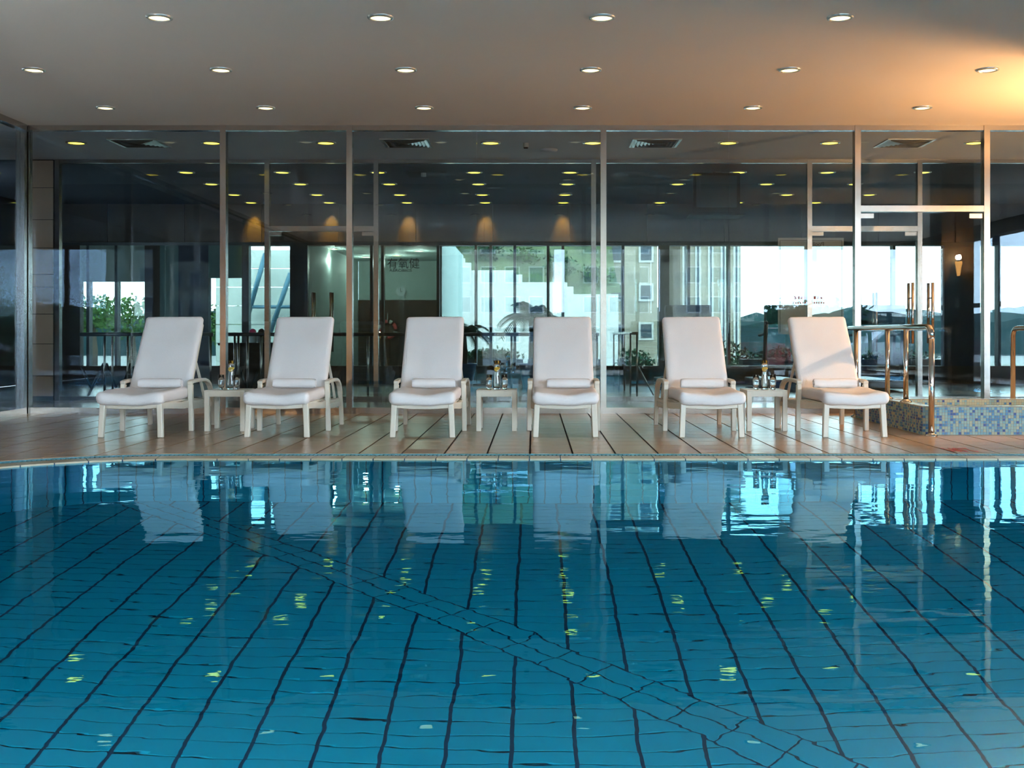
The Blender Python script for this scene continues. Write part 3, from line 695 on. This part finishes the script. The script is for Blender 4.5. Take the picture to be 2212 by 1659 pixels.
# ================================================================== SIDE TABLES, CARAFES, GLASSES
def make_table():
    r = empty('side_table'); a = .195; lg = .046; H = .395
    MB().box(-a, a, -a, a, H-.012, H).build('table_top', M['plastic'], r, bevel=.003)
    for s in (-1, 1):
        for t in (-1, 1): MB().box(s*a-lg if s > 0 else -a, a if s > 0 else -a+lg, t*a-lg if t > 0 else -a, a if t > 0 else -a+lg, 0, H-.012).build('leg', M['plastic'], r, bevel=.003)
    for s in (-1, 1):
        MB().box(-a+lg, a-lg, s*a-.02 if s > 0 else -a, a if s > 0 else -a+.02, H-.062, H-.012).build('apron', M['plastic'], r)
        MB().box(s*a-.02 if s > 0 else -a, a if s > 0 else -a+.02, -a+lg, a-lg, H-.062, H-.012).build('apron', M['plastic'], r)
    return r
def make_carafe():
    r = empty('water_carafe')
    MB().lathe([(.0005, 0), (.036, 0), (.0385, .008), (.037, .06), (.031, .13), (.0265, .165), (.0265, .19), (.032, .225), (.041, .282),
                (.0395, .282), (.030, .225), (.0245, .19), (.0245, .165), (.029, .13), (.035, .06), (.036, .014), (.0005, .012)], 28).build('vessel', M['tumbler'], r, True)
    MB().lathe([(.0005, .013), (.0345, .015), (.0335, .06), (.0275, .13), (.0235, .165), (.0235, .176), (.0005, .176)], 24).build('water', M['cwater'], r, True)
    return r
def make_tumbler():
    r = empty('drinking_glass')
    MB().lathe([(.0005, 0), (.023, 0), (.0245, .004), (.030, .05), (.0315, .085), (.0285, .145), (.0270, .145), (.0295, .085), (.028, .05), (.022, .022), (.0005, .018)], 26).build('vessel', M['tumbler'], r, True)
    return r
def make_lemon():
    r = empty('lemon_slice')
    MB().lathe([(.0005, -.004), (.0225, -.004), (.0238, -.002), (.0238, .002), (.0225, .004), (.0005, .004)], 20).build('rind', M['lemon'], r, True)
    return r
tb, ca, tu, le = make_table(), make_carafe(), make_tumbler(), make_lemon()
TYX = [(-2.975, 10.915+.19, 'left'), (-.359, 10.93+.19, 'middle'), (2.25, 10.93+.19, 'right')]
first = True
for k, (x, y, nm) in enumerate(TYX):
    o = tb if first else copy_tree(tb); o.location = (x, y, 0)
    tag(o, f'small square cream plastic side table, {["leftmost","middle","rightmost"][k]} of the three', 'side table', 'side tables between the loungers')
    cx0 = XP((502, 1074, 1650)[k], y); yy = y-.04
    o = ca if first else copy_tree(ca); o.location = (cx0, yy, .396)
    tag(o, f'glass water carafe with lemon on the {nm} side table', 'carafe', 'water carafes')
    for q in range(2):
        o = le if first and q == 0 else copy_tree(le)
        o.location = (cx0+(-.006, .006)[q], yy-.002, .396+.196+q*.008); o.rotation_euler = (math.radians((66, 20)[q]), math.radians((14, -24)[q]), .3)
        tag(o, f'{("upper tilted","flat lower")[q]} lemon slice in the neck of the {nm} carafe', 'lemon slice', 'lemon slices in the carafes')
    for q, px in enumerate(((478, 511), (1056.5, 1090), (1633, 1669.5))[k]):
        o = tu if first and q == 0 else copy_tree(tu); o.location = (XP(px, yy-.06), yy-.06, .396)
        tag(o, f'empty drinking glass on the {nm} side table, {("left","right")[q]} of the carafe', 'glass', 'drinking glasses')
    first = False
# ================================================================== MOSAIC FOOT BATH AND RAILINGS
fb = tag(empty('foot_bath', (0, 0, 0)), 'low foot bath tiled in blue and cream mosaic before the glass door', 'foot bath')
bx0, bx1, by0, by1, bz = 3.60, 5.74, 10.50, 11.80, .266
body = MB().box(bx0, bx1, by0, by0+.12, 0, bz).box(bx0, bx0+.12, by0+.12, by1-.12, 0, bz).box(bx0, bx1, by1-.12, by1, 0, bz).box(bx1-.12, bx1, by0+.12, by1-.12, 0, bz)
body.box(bx0+.12, bx1-.12, by0+.12, by1-.12, 0, .05).box(bx0, bx1, by1, 12.7, 0, .19)
body.build('body', M['mgrout'], fb)
mz = MB(); mp_ = .0255; mt = .0215
def mosaic(o, u, v, nu, nv, nrm, wts):
    o, u, v, nrm = Vector(o), Vector(u), Vector(v), Vector(nrm)
    for i in range(nu):
        for j in range(nv):
            a = o+u*(i*mp_+.002)+v*(j*mp_+.002); h = nrm*.0025
            q = [a, a+u*mt, a+u*mt+v*mt, a+v*mt]
            mz.add(q+[p+h for p in q], [(4,5,6,7), (0,1,5,4), (1,2,6,5), (2,3,7,6), (3,0,4,7)], random.choices(range(5), wts)[0])
W1 = (3, 6, 6, 3, 7); W2 = (10, 1.5, 1, 1, 4)
mosaic((bx0, by0, .004), (1,0,0), (0,0,1), 83, 10, (0,-1,0), W1)
mosaic((bx0, by1, .004), (0,-1,0), (0,0,1), 51, 10, (-1,0,0), (4, 4, 5, 4, 3))
mosaic((bx0, 12.69, .004), (0,-1,0), (0,0,1), 34, 7, (-1,0,0), (4, 4, 5, 4, 3))
mosaic((bx0+.12, by1-.12, .055), (1,0,0), (0,0,1), 74, 8, (0,-1,0), W2)
mosaic((bx0, by0, bz), (1,0,0), (0,1,0), 83, 4, (0,0,1), W2)
mosaic((bx0, by0+.11, bz), (1,0,0), (0,1,0), 4, 41, (0,0,1), W2)
mosaic((bx0+.10, by1-.12, bz), (1,0,0), (0,1,0), 79, 4, (0,0,1), W2)
tag(mz.build('mosaic_tiles', MOS, fb), 'small square mosaic tiles in cream, aqua, blue and navy', kind='stuff')
def railing(xr, ys, zb, label, yend):
    r = tag(empty('handrail', (xr, ys[0], 0)), label, 'handrail', 'steel handrails at the foot bath'); zt = 1.0
    y0 = ys[0]
    pts = [(0, 0, .90), (0, .012, .955), (0, .045, .99), (0, .10, zt), (0, yend-y0, zt)]
    MB().tube(pts, .030, 14).build('top_rail', M['chrome'], r, True)
    for y, z in zip(ys, zb):
        MB().tube([(0, y-y0, z), (0, y-y0, zt-.02 if y != y0 else .905)], .0275 if y == y0 else .025, 14).build('post', M['chrome'], r, True)
        MB().lathe([(.058, z), (.056, z+.012), (.034, z+.022), (.028, z+.03)], 20, 0, y-y0).build('base_flange', M['chrome'], r, True)
    return r
railing(3.655, [10.42, 11.14, 11.72, 12.86], [0, bz+.002, bz+.002, 0], 'polished steel handrail beside the last lounger', 13.15)
r2_ = tag(empty('handrail', (5.26, 12.45, 0)), 'polished steel handrail at the right picture edge', 'handrail', 'steel handrails at the foot bath')
MB().tube([(0, 0, .0), (0, 0, .92), (.0, -.02, .965), (0, -.06, .99), (0, -.12, 1.0), (0, -1.7, 1.0)], .027, 14).build('top_rail', M['chrome'], r2_, True)
for d in (-.62, -1.4): MB().tube([(0, d, bz), (0, d, .985)], .024, 12).build('post', M['chrome'], r2_, True)
# ================================================================== THE GYM BEHIND THE SECOND GLASS WALL
def guard(y, x0, x1, posts, braces, label, zt=.935):
    r = tag(empty('guard_rail', (0, y, 0)), label, 'guard rail')
    MB().tube([(x0, 0, zt), (x1, 0, zt)], .028, 12).build('top_rail', M['dark'], r, True)
    for x in posts: MB().tube([(x, 0, 0), (x, 0, zt)], .018, 10).build('post', M['steel'], r, True)
    for (a, za), (b, zb) in braces: MB().tube([(a, .03, za), (b, .03, zb)], .02, 10).build('brace', M['dark'], r, True)
    return r
R17 = lambda x: XP(x, 17.0)
guard(17.0, R17(172), R17(460), [R17(x) for x in (226, 243, 276, 285, 455)], [((R17(174), .45), (R17(196), .12)), ((R17(222), .5), (R17(188), 0)), ((R17(228), .5), (R17(250), .13)), ((R17(282), .5), (R17(254), .05)), ((R17(286), .45), (R17(306), .12))],
      'dark braced guard rail in the gym behind the leftmost lounger')
guard(17.4, XP(492, 17.4), XP(1294, 17.4), [XP(x, 17.4) for x in (507, 515, 535, 564, 795, 1105, 1290)], [((XP(512, 17.4), .5), (XP(532, 17.4), .1)), ((XP(562, 17.4), .45), (XP(540, 17.4), .1))],
      'long dark guard rail in the gym behind the middle loungers')
dr = tag(empty('guard_rail', (0, 0, 0)), 'steel rail with five uprights running back into the gym, left of the fifth lounger', 'guard rail')
dy = [17.0, 17.9, 18.8, 19.7, 20.6]; dx_ = [XP(p, y) for p, y in zip((1376, 1362, 1349, 1337, 1326), dy)]
MB().tube([(x, y, .95) for x, y in zip(dx_, dy)], .022, 10).build('top_rail', M['steel'], dr, True)
for x, y in zip(dx_, dy): MB().tube([(x, y, 0), (x, y, .95)], .016, 8).build('post', M['steel'], dr, True)
MB().tube([(dx_[0], 17.0, .48), (XP(1412, 17), 17.0, .02)], .012, 8).build('brace', M['steel'], dr, True)
YS = 28.0; sx0, sx1 = XP(664, YF+.3), XP(944, YF+.3)
ck = tag(empty('wall_clock', (XP(866, YS), YS-.03, ZP(630, YS))), 'round pale wall clock on the dark studio wall under the lettering', 'clock')
def disc(r, y0, y1, m, name, parent):
    mb = MB().lathe([(.0005, y0), (r, y0), (r, y1), (.0005, y1)], 28); mb.v = [(x, z, y) for x, y, z in mb.v]; return mb.build(name, m, parent)
disc(.12, -.025, .02, M['clock'], 'face', ck); MB().box(-.006, .006, -.03, -.026, 0, .09).build('minute_hand', M['black'], ck); MB().box(0, .06, -.03, -.026, -.008, .004).build('hour_hand', M['black'], ck)
struct(MB().box(sx0, sx1, YS, YS+.2, 0, ZP(648, YS)).build('wall_studio', M['brown']), 'dark timber lower wall of the studio with a clock')
struct(MB().box(sx0, sx1, YS+.02, YS+.2, ZP(648, YS), 2.75).build('wall_studio_upper', M['studio']), 'pale teal upper wall of the studio')
struct(MB().box(sx0-.1, sx0, YF+.2, YS, 0, 2.75).box(sx1, sx1+.1, YF+.2, YS, 0, 2.75).build('wall_studio_side', M['studio']), 'side walls of the studio')
struct(MB().box(sx0-.1, sx1+.1, YF+.2, YS+.2, 2.75, 2.9).build('ceiling_studio', M['studio']), 'pale teal ceiling of the studio')
struct(MB().box(sx0-.1, sx1+.1, YF+.21, YS, -.14, .0).build('floor_studio', M['gfloor']), 'dark floor of the studio')
for k, (px, Y) in enumerate(((720, 24), (905, 24.6), (858, 26), (790, 26.5))):
    r = tag(empty('downlight', (XP(px, Y), Y, 2.75)), f'small yellow downlight in the studio ceiling behind the lettering, {ORD[k]} nearest', 'downlight', 'studio downlights')
    inst('trim_ring', LB[0], r); inst('lamp_disc', LB[1], r)
    l = bpy.data.lights.new('lamp_bulb', 'POINT'); l.energy = 26; l.color = (.9, .95, .85); l.shadow_soft_size = .06
    o = bpy.data.objects.new('lamp_bulb', l); COL.objects.link(o); o.parent = r; o.location = (0, 0, -.25)
lr = tag(empty('life_ring', (XP(838, YS), YS-.07, ZP(712, YS))), 'red and white life ring hanging on the studio wall', 'life ring')
for k in range(8):
    a0, a1 = 2*math.pi*k/8, 2*math.pi*(k+1)/8; w_ = k % 2
    MB().tube([(.2*math.cos(a0+(a1-a0)*(t/6 if not w_ else .3+.4*t/6)), 0, .2*math.sin(a0+(a1-a0)*(t/6 if not w_ else .3+.4*t/6))) for t in range(7)], .045 if not w_ else .049, 10).build('band' if w_ else 'ring_segment', M['white'] if w_ else M['red'], lr, True)
MB().tube([(0, .0, .2), (0, .02, .4), (0, .09, .42)], .008, 6).build('hanging_rope', M['white'], lr)
ct = tag(empty('counter', (XP(560, 18.4), 18.4, 0)), 'low dark counter in the gym behind the second lounger', 'counter')
MB().box(-.55, .5, -.3, .3, 0, .76).build('body', M['brown'], ct); MB().box(-.58, .53, -.33, .33, .76, .80).build('worktop', M['black'], ct)
for px, m, nm in ((546, 'pink', 'pink'), (565, 'black', 'dark')):
    b = tag(empty('shaker_bottle', (XP(px, 18.3), 18.3, .80)), f'{nm} round-topped bottle on the gym counter', 'bottle', 'bottles on the gym counter')
    MB().lathe([(.0005, 0), (.06, 0), (.068, .02), (.07, .10), (.06, .13)], 18).build('body', M['winglass'] if nm == 'dark' else M['clock'], b, True)
    MB().lathe([(.06, .13), (.062, .15), (.05, .20), (.02, .225), (.0005, .23)], 18).build('lid', M[m], b, True)
def treadmill(x, y, rz, label):
    r = tag(empty('treadmill', (x, y, 0), rz), label, 'treadmill', 'treadmills in the gym')
    MB().box(-.38, .38, -.95, .95, .04, .17).build('deck', M['black'], r, bevel=.02); MB().box(-.25, .25, -.9, .75, .17, .18).build('belt', M['dark'], r)
    for s in (-1, 1):
        MB().tube([(s*.36, .7, .1), (s*.36, .85, 1.15)], .035, 8).build('upright', M['dark'], r); MB().tube([(s*.36, .82, .95), (s*.34, .2, .92)], .025, 8).build('grip', M['black'], r)
    MB().box(-.38, .38, .74, .92, 1.10, 1.42).build('console', M['black'], r, bevel=.03)
    MB().box(-.16, .16, .732, .74, 1.18, 1.36).build('display', M['winglass'], r)
    return r
treadmill(2.55, 19.6, math.pi, 'dark treadmill in the gym behind the rightmost side table')
treadmill(4.2, 19.6, math.pi, 'dark treadmill in the gym left of the door handles')
treadmill(5.75, 19.6, math.pi, 'dark treadmill in the gym right of the door handles')
# ================================================================== PLANTS
def palm(loc, h, nf, L, label, pot=True, mt_='leafd', seed=1, grp='potted palms'):
    rnd = random.Random(seed); r = tag(empty('palm', loc, rnd.uniform(0, 6)), label, 'palm', grp)
    if pot: MB().lathe([(.0005, 0), (.17, 0), (.24, .40), (.25, .42), (.22, .42), (.20, .36), (.0005, .36)], 20).build('pot', M['blue'], r, True)
    MB().tube([(0, 0, .2 if pot else 0), (.03, .02, h*.5), (.02, 0, h)], .05, 8, rs=[.07, .055, .045]).build('trunk', M['bark'], r, True)
    for k in range(nf):
        a = 2.4*k+rnd.uniform(-.2, .2); el = rnd.uniform(.35, 1.25); ln = L*rnd.uniform(.8, 1.1); fr_ = MB(); pts = []
        for t in range(9):
            u = t/8; pts.append(Vector((ln*u*math.cos(el)*(1-.1*u), 0, ln*(u*math.sin(el)-.75*u*u*(.6+.4*math.cos(el))))))
        fr_.tube(pts, .008, 5, rs=[.012-.009*i/8 for i in range(9)])
        for t in range(1, 26):
            u = t/26; i = min(7, int(u*8)); p = pts[i].lerp(pts[i+1], u*8-i); d = (pts[i+1]-pts[i]).normalized(); ll = ln*.34*(1-.55*abs(u-.35))*(1-.5*u)
            for s in (-1, 1):
                q = p+d*ll*.45+Vector((0, s*ll*.8, -ll*.35)); wv = d*.014
                fr_.add([p-wv, p+wv, q+wv*.2, q-wv*.2], [(0,1,2,3)])
        fr_.build('frond', M[mt_], r, loc=(.02, 0, h), rot=(0, 0, a))
    return r
def shrub(loc, rx, ry, rz_, label, m='leafd', nl=900, name='shrub', seed=3, trunk=0, grp=None, ls=.09):
    rnd = random.Random(seed); r = tag(empty(name, loc), label, name.split('_')[-1], grp); mb = MB()
    if trunk and name == 'tree': MB().tube([(0, 0, 0), (.05, 0, trunk*.6), (0, .05, trunk+rz_*.6)], .1, 8, rs=[.16, .12, .06]).build('trunk', M['bark'], r, True)
    for k in range(nl):
        v = Vector((rnd.gauss(0, 1), rnd.gauss(0, 1), rnd.gauss(0, 1))).normalized()*(rnd.random()**.4); bump = .8+.3*noise.noise(v*2.2+Vector((seed, 0, 0)))
        p = Vector((v.x*rx, v.y*ry, v.z*rz_))*bump+Vector((0, 0, trunk+rz_)); a = Vector((rnd.uniform(-1, 1), rnd.uniform(-1, 1), rnd.uniform(-.6, 1))).normalized()*ls*rnd.uniform(.7, 1.4)
        b = a.cross(Vector((rnd.uniform(-1, 1), rnd.uniform(-1, 1), rnd.uniform(-1, 1)))).normalized()*ls*.35
        mb.add([p, p+a*.5+b, p+a, p+a*.5-b], [(0,1,2,3)])
    tag(mb.build('foliage', M[m], r), kind='stuff'); return r
palm((XP(1000, 20.2), 20.2, 0), .95, 12, .75, 'dark palm in a blue pot inside the gym behind the third lounger', seed=2)
palm((XP(1150, 20.1), 20.1, 0), 1.2, 13, .85, 'taller dark palm in a blue pot inside the gym left of the fourth lounger', seed=5)
# ================================================================== OUTDOORS BEYOND THE GYM
struct(MB().box(-40, 60, YF+.2, 140, -.3, -.15).build('ground_terrace', M['pave']), 'paved terrace outside the gym')
def ridge(name, x0, x1, y, h, sgn, label, seed):
    mb = MB(); n_ = 90
    for i in range(n_+1):
        x = x0+(x1-x0)*i/n_; hh = h*(.75+.35*noise.noise(Vector((x*.12, seed, 0)))+.12*noise.noise(Vector((x*.9, seed, 4)))+.06*noise.noise(Vector((x*3, seed, 2))))
        for yy, z in ((0, -.5), (.6, hh*.75), (2.0, hh), (7.0, hh*.9), (9.0, -.5)): mb.v.append((x, y+sgn*yy, z))
    for i in range(n_):
        for k in range(4): mb.f.append((i*5+k, (i+1)*5+k, (i+1)*5+k+1, i*5+k+1)); mb.mi.append(0)
    return struct(mb.build(name, M['far'], None, False), label)
ridge('ground_ridge', -30, 50, 58, 3.0, 1, 'distant dark green ridge beyond the terrace', 3)
ridge('ground_ridge_street', -40, 60, -52, 3.4, -1, 'distant dark green ridge beyond the street', 9)
def building(name, x0, x1, y0, y1, h, m, wins, label, zb=-.15):
    r = tag(empty(name, ((x0+x1)/2, y0, zb)), label, 'building'); hw = (x1-x0)/2
    MB().box(-hw, hw, 0, y1-y0, 0, h).build('wall', M[m], r); MB().box(-hw-.15, hw+.15, -.15, y1-y0+.15, h, h+.25).build('parapet', M[m], r)
    for (a, b, c, d) in wins:
        w_ = MB().box(a, b, -.06, .02, c, d).build('window', M['white'], r); MB().box(a+.07, b-.07, -.07, -.05, c+.07, d-.07).build('pane', M['winglass'], w_)
    return r
def wgrid(x0, nx, dx, w, z0, nz, dz, h): return [(x0+i*dx, x0+i*dx+w, z0+j*dz, z0+j*dz+h) for i in range(nx) for j in range(nz)]
# pale clad facade with blue diagonal braces
cf = tag(empty('clad_facade', (XP(600, 25.5), 25.5, 0)), 'pale panelled facade with blue diagonal braces outside the gym', 'building')
for i in range(4):
    for j in range(7): MB().box(-1.4+i*.62+.008, -1.4+(i+1)*.62-.008, 0, .08, -.1+j*.42+.008, -.1+(j+1)*.42-.008).build('panel', M['panelw'], cf)
Q = lambda x, y: (XP(x, 25.3)-XP(600, 25.5), -.22, ZP(y, 25.3))
MB().tube([Q(574, 548), Q(530, 702)], .055, 10).build('brace', M['brace'], cf, True); MB().tube([Q(628, 590), Q(582, 725)], .055, 10).build('brace', M['brace'], cf, True)
MB().tube([Q(535, 663), Q(668, 663)], .04, 10).build('tie_bar', M['brace'], cf, True)
# hillside with a white stepped retaining wall
hb = MB(); nx_, ny_ = 40, 14
for i in range(nx_+1):
    for j in range(ny_+1):
        x = -5+i*.19; y = 33.5+j*.9; hb.v.append((x, y, 3.65-.234*(x+5)+.42*j+.5*noise.noise(Vector((x*.5, y*.5, 0)))))
for i in range(nx_):
    for j in range(ny_): hb.f.append((i*(ny_+1)+j, (i+1)*(ny_+1)+j, (i+1)*(ny_+1)+j+1, i*(ny_+1)+j+1)); hb.mi.append(0)
struct(hb.build('ground_hillside', M['grass'], None, True), 'green planted hillside outside')
rw = tag(empty('retaining_wall', (0, 33.2, 0)), 'white stepped retaining wall running down the hillside', 'wall')
for k in range(5):
    x0 = -5+k*1.5; zt = 3.52-.351*k
    if zt > .3: MB().box(x0, x0+1.48, 0, .25, -.15, zt).build('wall_segment', M['white'], rw); MB().box(x0-.1, x0+.16, -.04, .29, -.15, zt+.22).build('pillar', M['white'], rw)
for k in range(6): shrub((-3.6+k*1.1, 34.2+.5*(k % 2), 3.85-.234*(1.4+k*1.1)), .62, .5, .5, f'dark green shrub on the hillside above the white wall, {ORD[k]} from left', ('leafd', 'leaf')[k % 2], 420, seed=20+k, grp='hillside shrubs', ls=.12)
for k, (a, b, lab) in enumerate(((985, 1130, 'low hedge in a dark planter outside, behind the third lounger'), (1140, 1300, 'low hedge in a dark planter outside, behind the fourth lounger'), (1600, 1800, 'low hedge in a dark planter outside, left of the sixth lounger'), (1820, 2030, 'low hedge in a dark planter outside the glass door'))):
    x0, x1 = XP(a, 23.2), XP(b, 23.2); h_ = shrub(((x0+x1)/2, 23.2, -.15), (x1-x0)/2*1.15, .28, .20, lab, 'leafd', 800, 'planter_hedge', 70+k, .42, 'planter hedges', .09)
    MB().box(-(x1-x0)/2, (x1-x0)/2, -.25, .25, 0, .58).build('planter', M['dark'], h_)
building('apartment_block', XP(1165, 47), XP(1345, 47), 47, 54, 7.2, 'white', wgrid(-1.5, 3, 1.15, .55, .4, 5, 1.3, .7), 'white apartment block with small windows beyond the hillside')
building('beige_tower', XP(1300, 38), XP(1420, 38), 38, 44, 7, 'beige', wgrid(-.7, 2, 1.0, .5, .9, 4, 1.3, .6), 'beige block with two columns of windows behind the fifth lounger')
building('striped_tower', XP(1470, 40), XP(1600, 40), 40, 46, 5.2, 'beige', [(-1.0+k*.45, -1.0+k*.45+.2, .2, 4.8) for k in range(5)], 'beige tower with narrow vertical window strips')
shrub((XP(1530, 24.2), 24.2, -.15), 1.1, .6, .55, 'dark hedge outside the gym above the fifth lounger', 'leafd', 1300, seed=41, ls=.10)
shrub((XP(1370, 24.5), 24.5, -.15), .55, .5, .42, 'low dark bush outside the gym left of the fifth lounger', 'leafd', 700, seed=42, ls=.10)
for k, (px, Y, tr_, rx) in enumerate(((200, 36, 1.0, 1.2), (285, 38, .7, 1.5), (480, 34, .6, 1.2))):
    shrub((XP(px, Y), Y, -.15), rx, 1.0, rx*.62, ('round green tree outside, above the left end of the gym', 'wide green tree outside behind the leftmost lounger', 'bright green tree outside between the first two loungers')[k], 'leaf', 900, 'tree', 50+k, tr_, 'trees outside the gym', .15)
# ================================================================== OUTDOORS BEHIND THE CAMERA (seen mirrored in the glass)
struct(MB().box(-60, 80, -120, YB-.25, -.6, -.45).build('ground_street', M['pave']), 'street outside the windows opposite the loungers')
def car(loc, rz, m, label):
    r = tag(empty('car', loc, rz), label, 'car', 'cars in the street')
    sp = [(-2.2, .35), (-2.25, .75), (-2.05, 1.02), (-1.7, 1.08), (-1.25, 1.58), (.55, 1.64), (1.15, 1.12), (1.95, 1.02), (2.2, .82), (2.2, .35)]
    MB().prism_x([(a, b) for a, b in sp], -.88, .88).build('body', M[m], r, bevel=.06)
    for s in (-1, 1): MB().prism_x([(-1.6, 1.1), (-1.2, 1.5), (.5, 1.56), (.98, 1.13)], s*.885-.006, s*.885+.006).build('side_window', M['winglass'], r)
    for y in (-1.35, 1.35):
        for s in (-1, 1):
            wv = MB().lathe([(.0005, -.11), (.2, -.11), (.34, -.09), (.34, .09), (.2, .11), (.0005, .11)], 20); wv.v = [(z, x, y_) for x, y_, z in wv.v]
            wv.build('wheel', M['black'], r, loc=(s*.82, y, .34))
    return r
car((7.2, -10.5, -.45), math.pi/2, 'paintr', 'dark red car parked in the street, mirrored in the glass by the door')
car((12.4, -12, -.45), math.pi/2, 'paints', 'silver car parked in the street, mirrored at the right edge')
palm((6.9, YB+.7, 0), 1.35, 12, .9, 'palm in a blue pot by the opposite windows, mirrored in the glass door', seed=12)
palm((8.6, YB+.9, 0), 1.0, 10, .8, 'shorter palm beside the opposite windows, mirrored in the glass door', seed=15)
for k, (x0, x1, h, m, nx, lab) in enumerate(((-16, -6, 8.2, 'beige', 5, 'long beige block across the street, mirrored behind the third lounger'), (-5.4, 1.2, 7.6, 'beige', 4, 'beige block across the street, mirrored behind the fourth lounger'),
                                      (2.0, 7.4, 9.0, 'beige', 3, 'taller beige block across the street, mirrored left of the fifth lounger'), (8.2, 13.2, 7.0, 'beige', 3, 'beige block across the street, mirrored between the last two loungers'))):
    hw = (x1-x0)/2; sb = building('street_block', -hw, hw, 0, 7, h, m, wgrid(-hw+.6, nx, (2*hw-.9)/nx, .9, .9, 4, 1.75, 1.0), lab)
    sb.location = ((x0+x1)/2, -40, -.45); sb.rotation_euler = (0, 0, math.pi)
shrub((3.6, -8, -.45), 1.3, .9, .8, 'dark street bush mirrored above the sixth lounger', 'leafd', 900, seed=61, ls=.12)
shrub((13, -28, -.45), 4, 2, 1.5, 'row of street trees mirrored at the right', 'leafd', 1200, 'tree', 62, .5, None, .3)
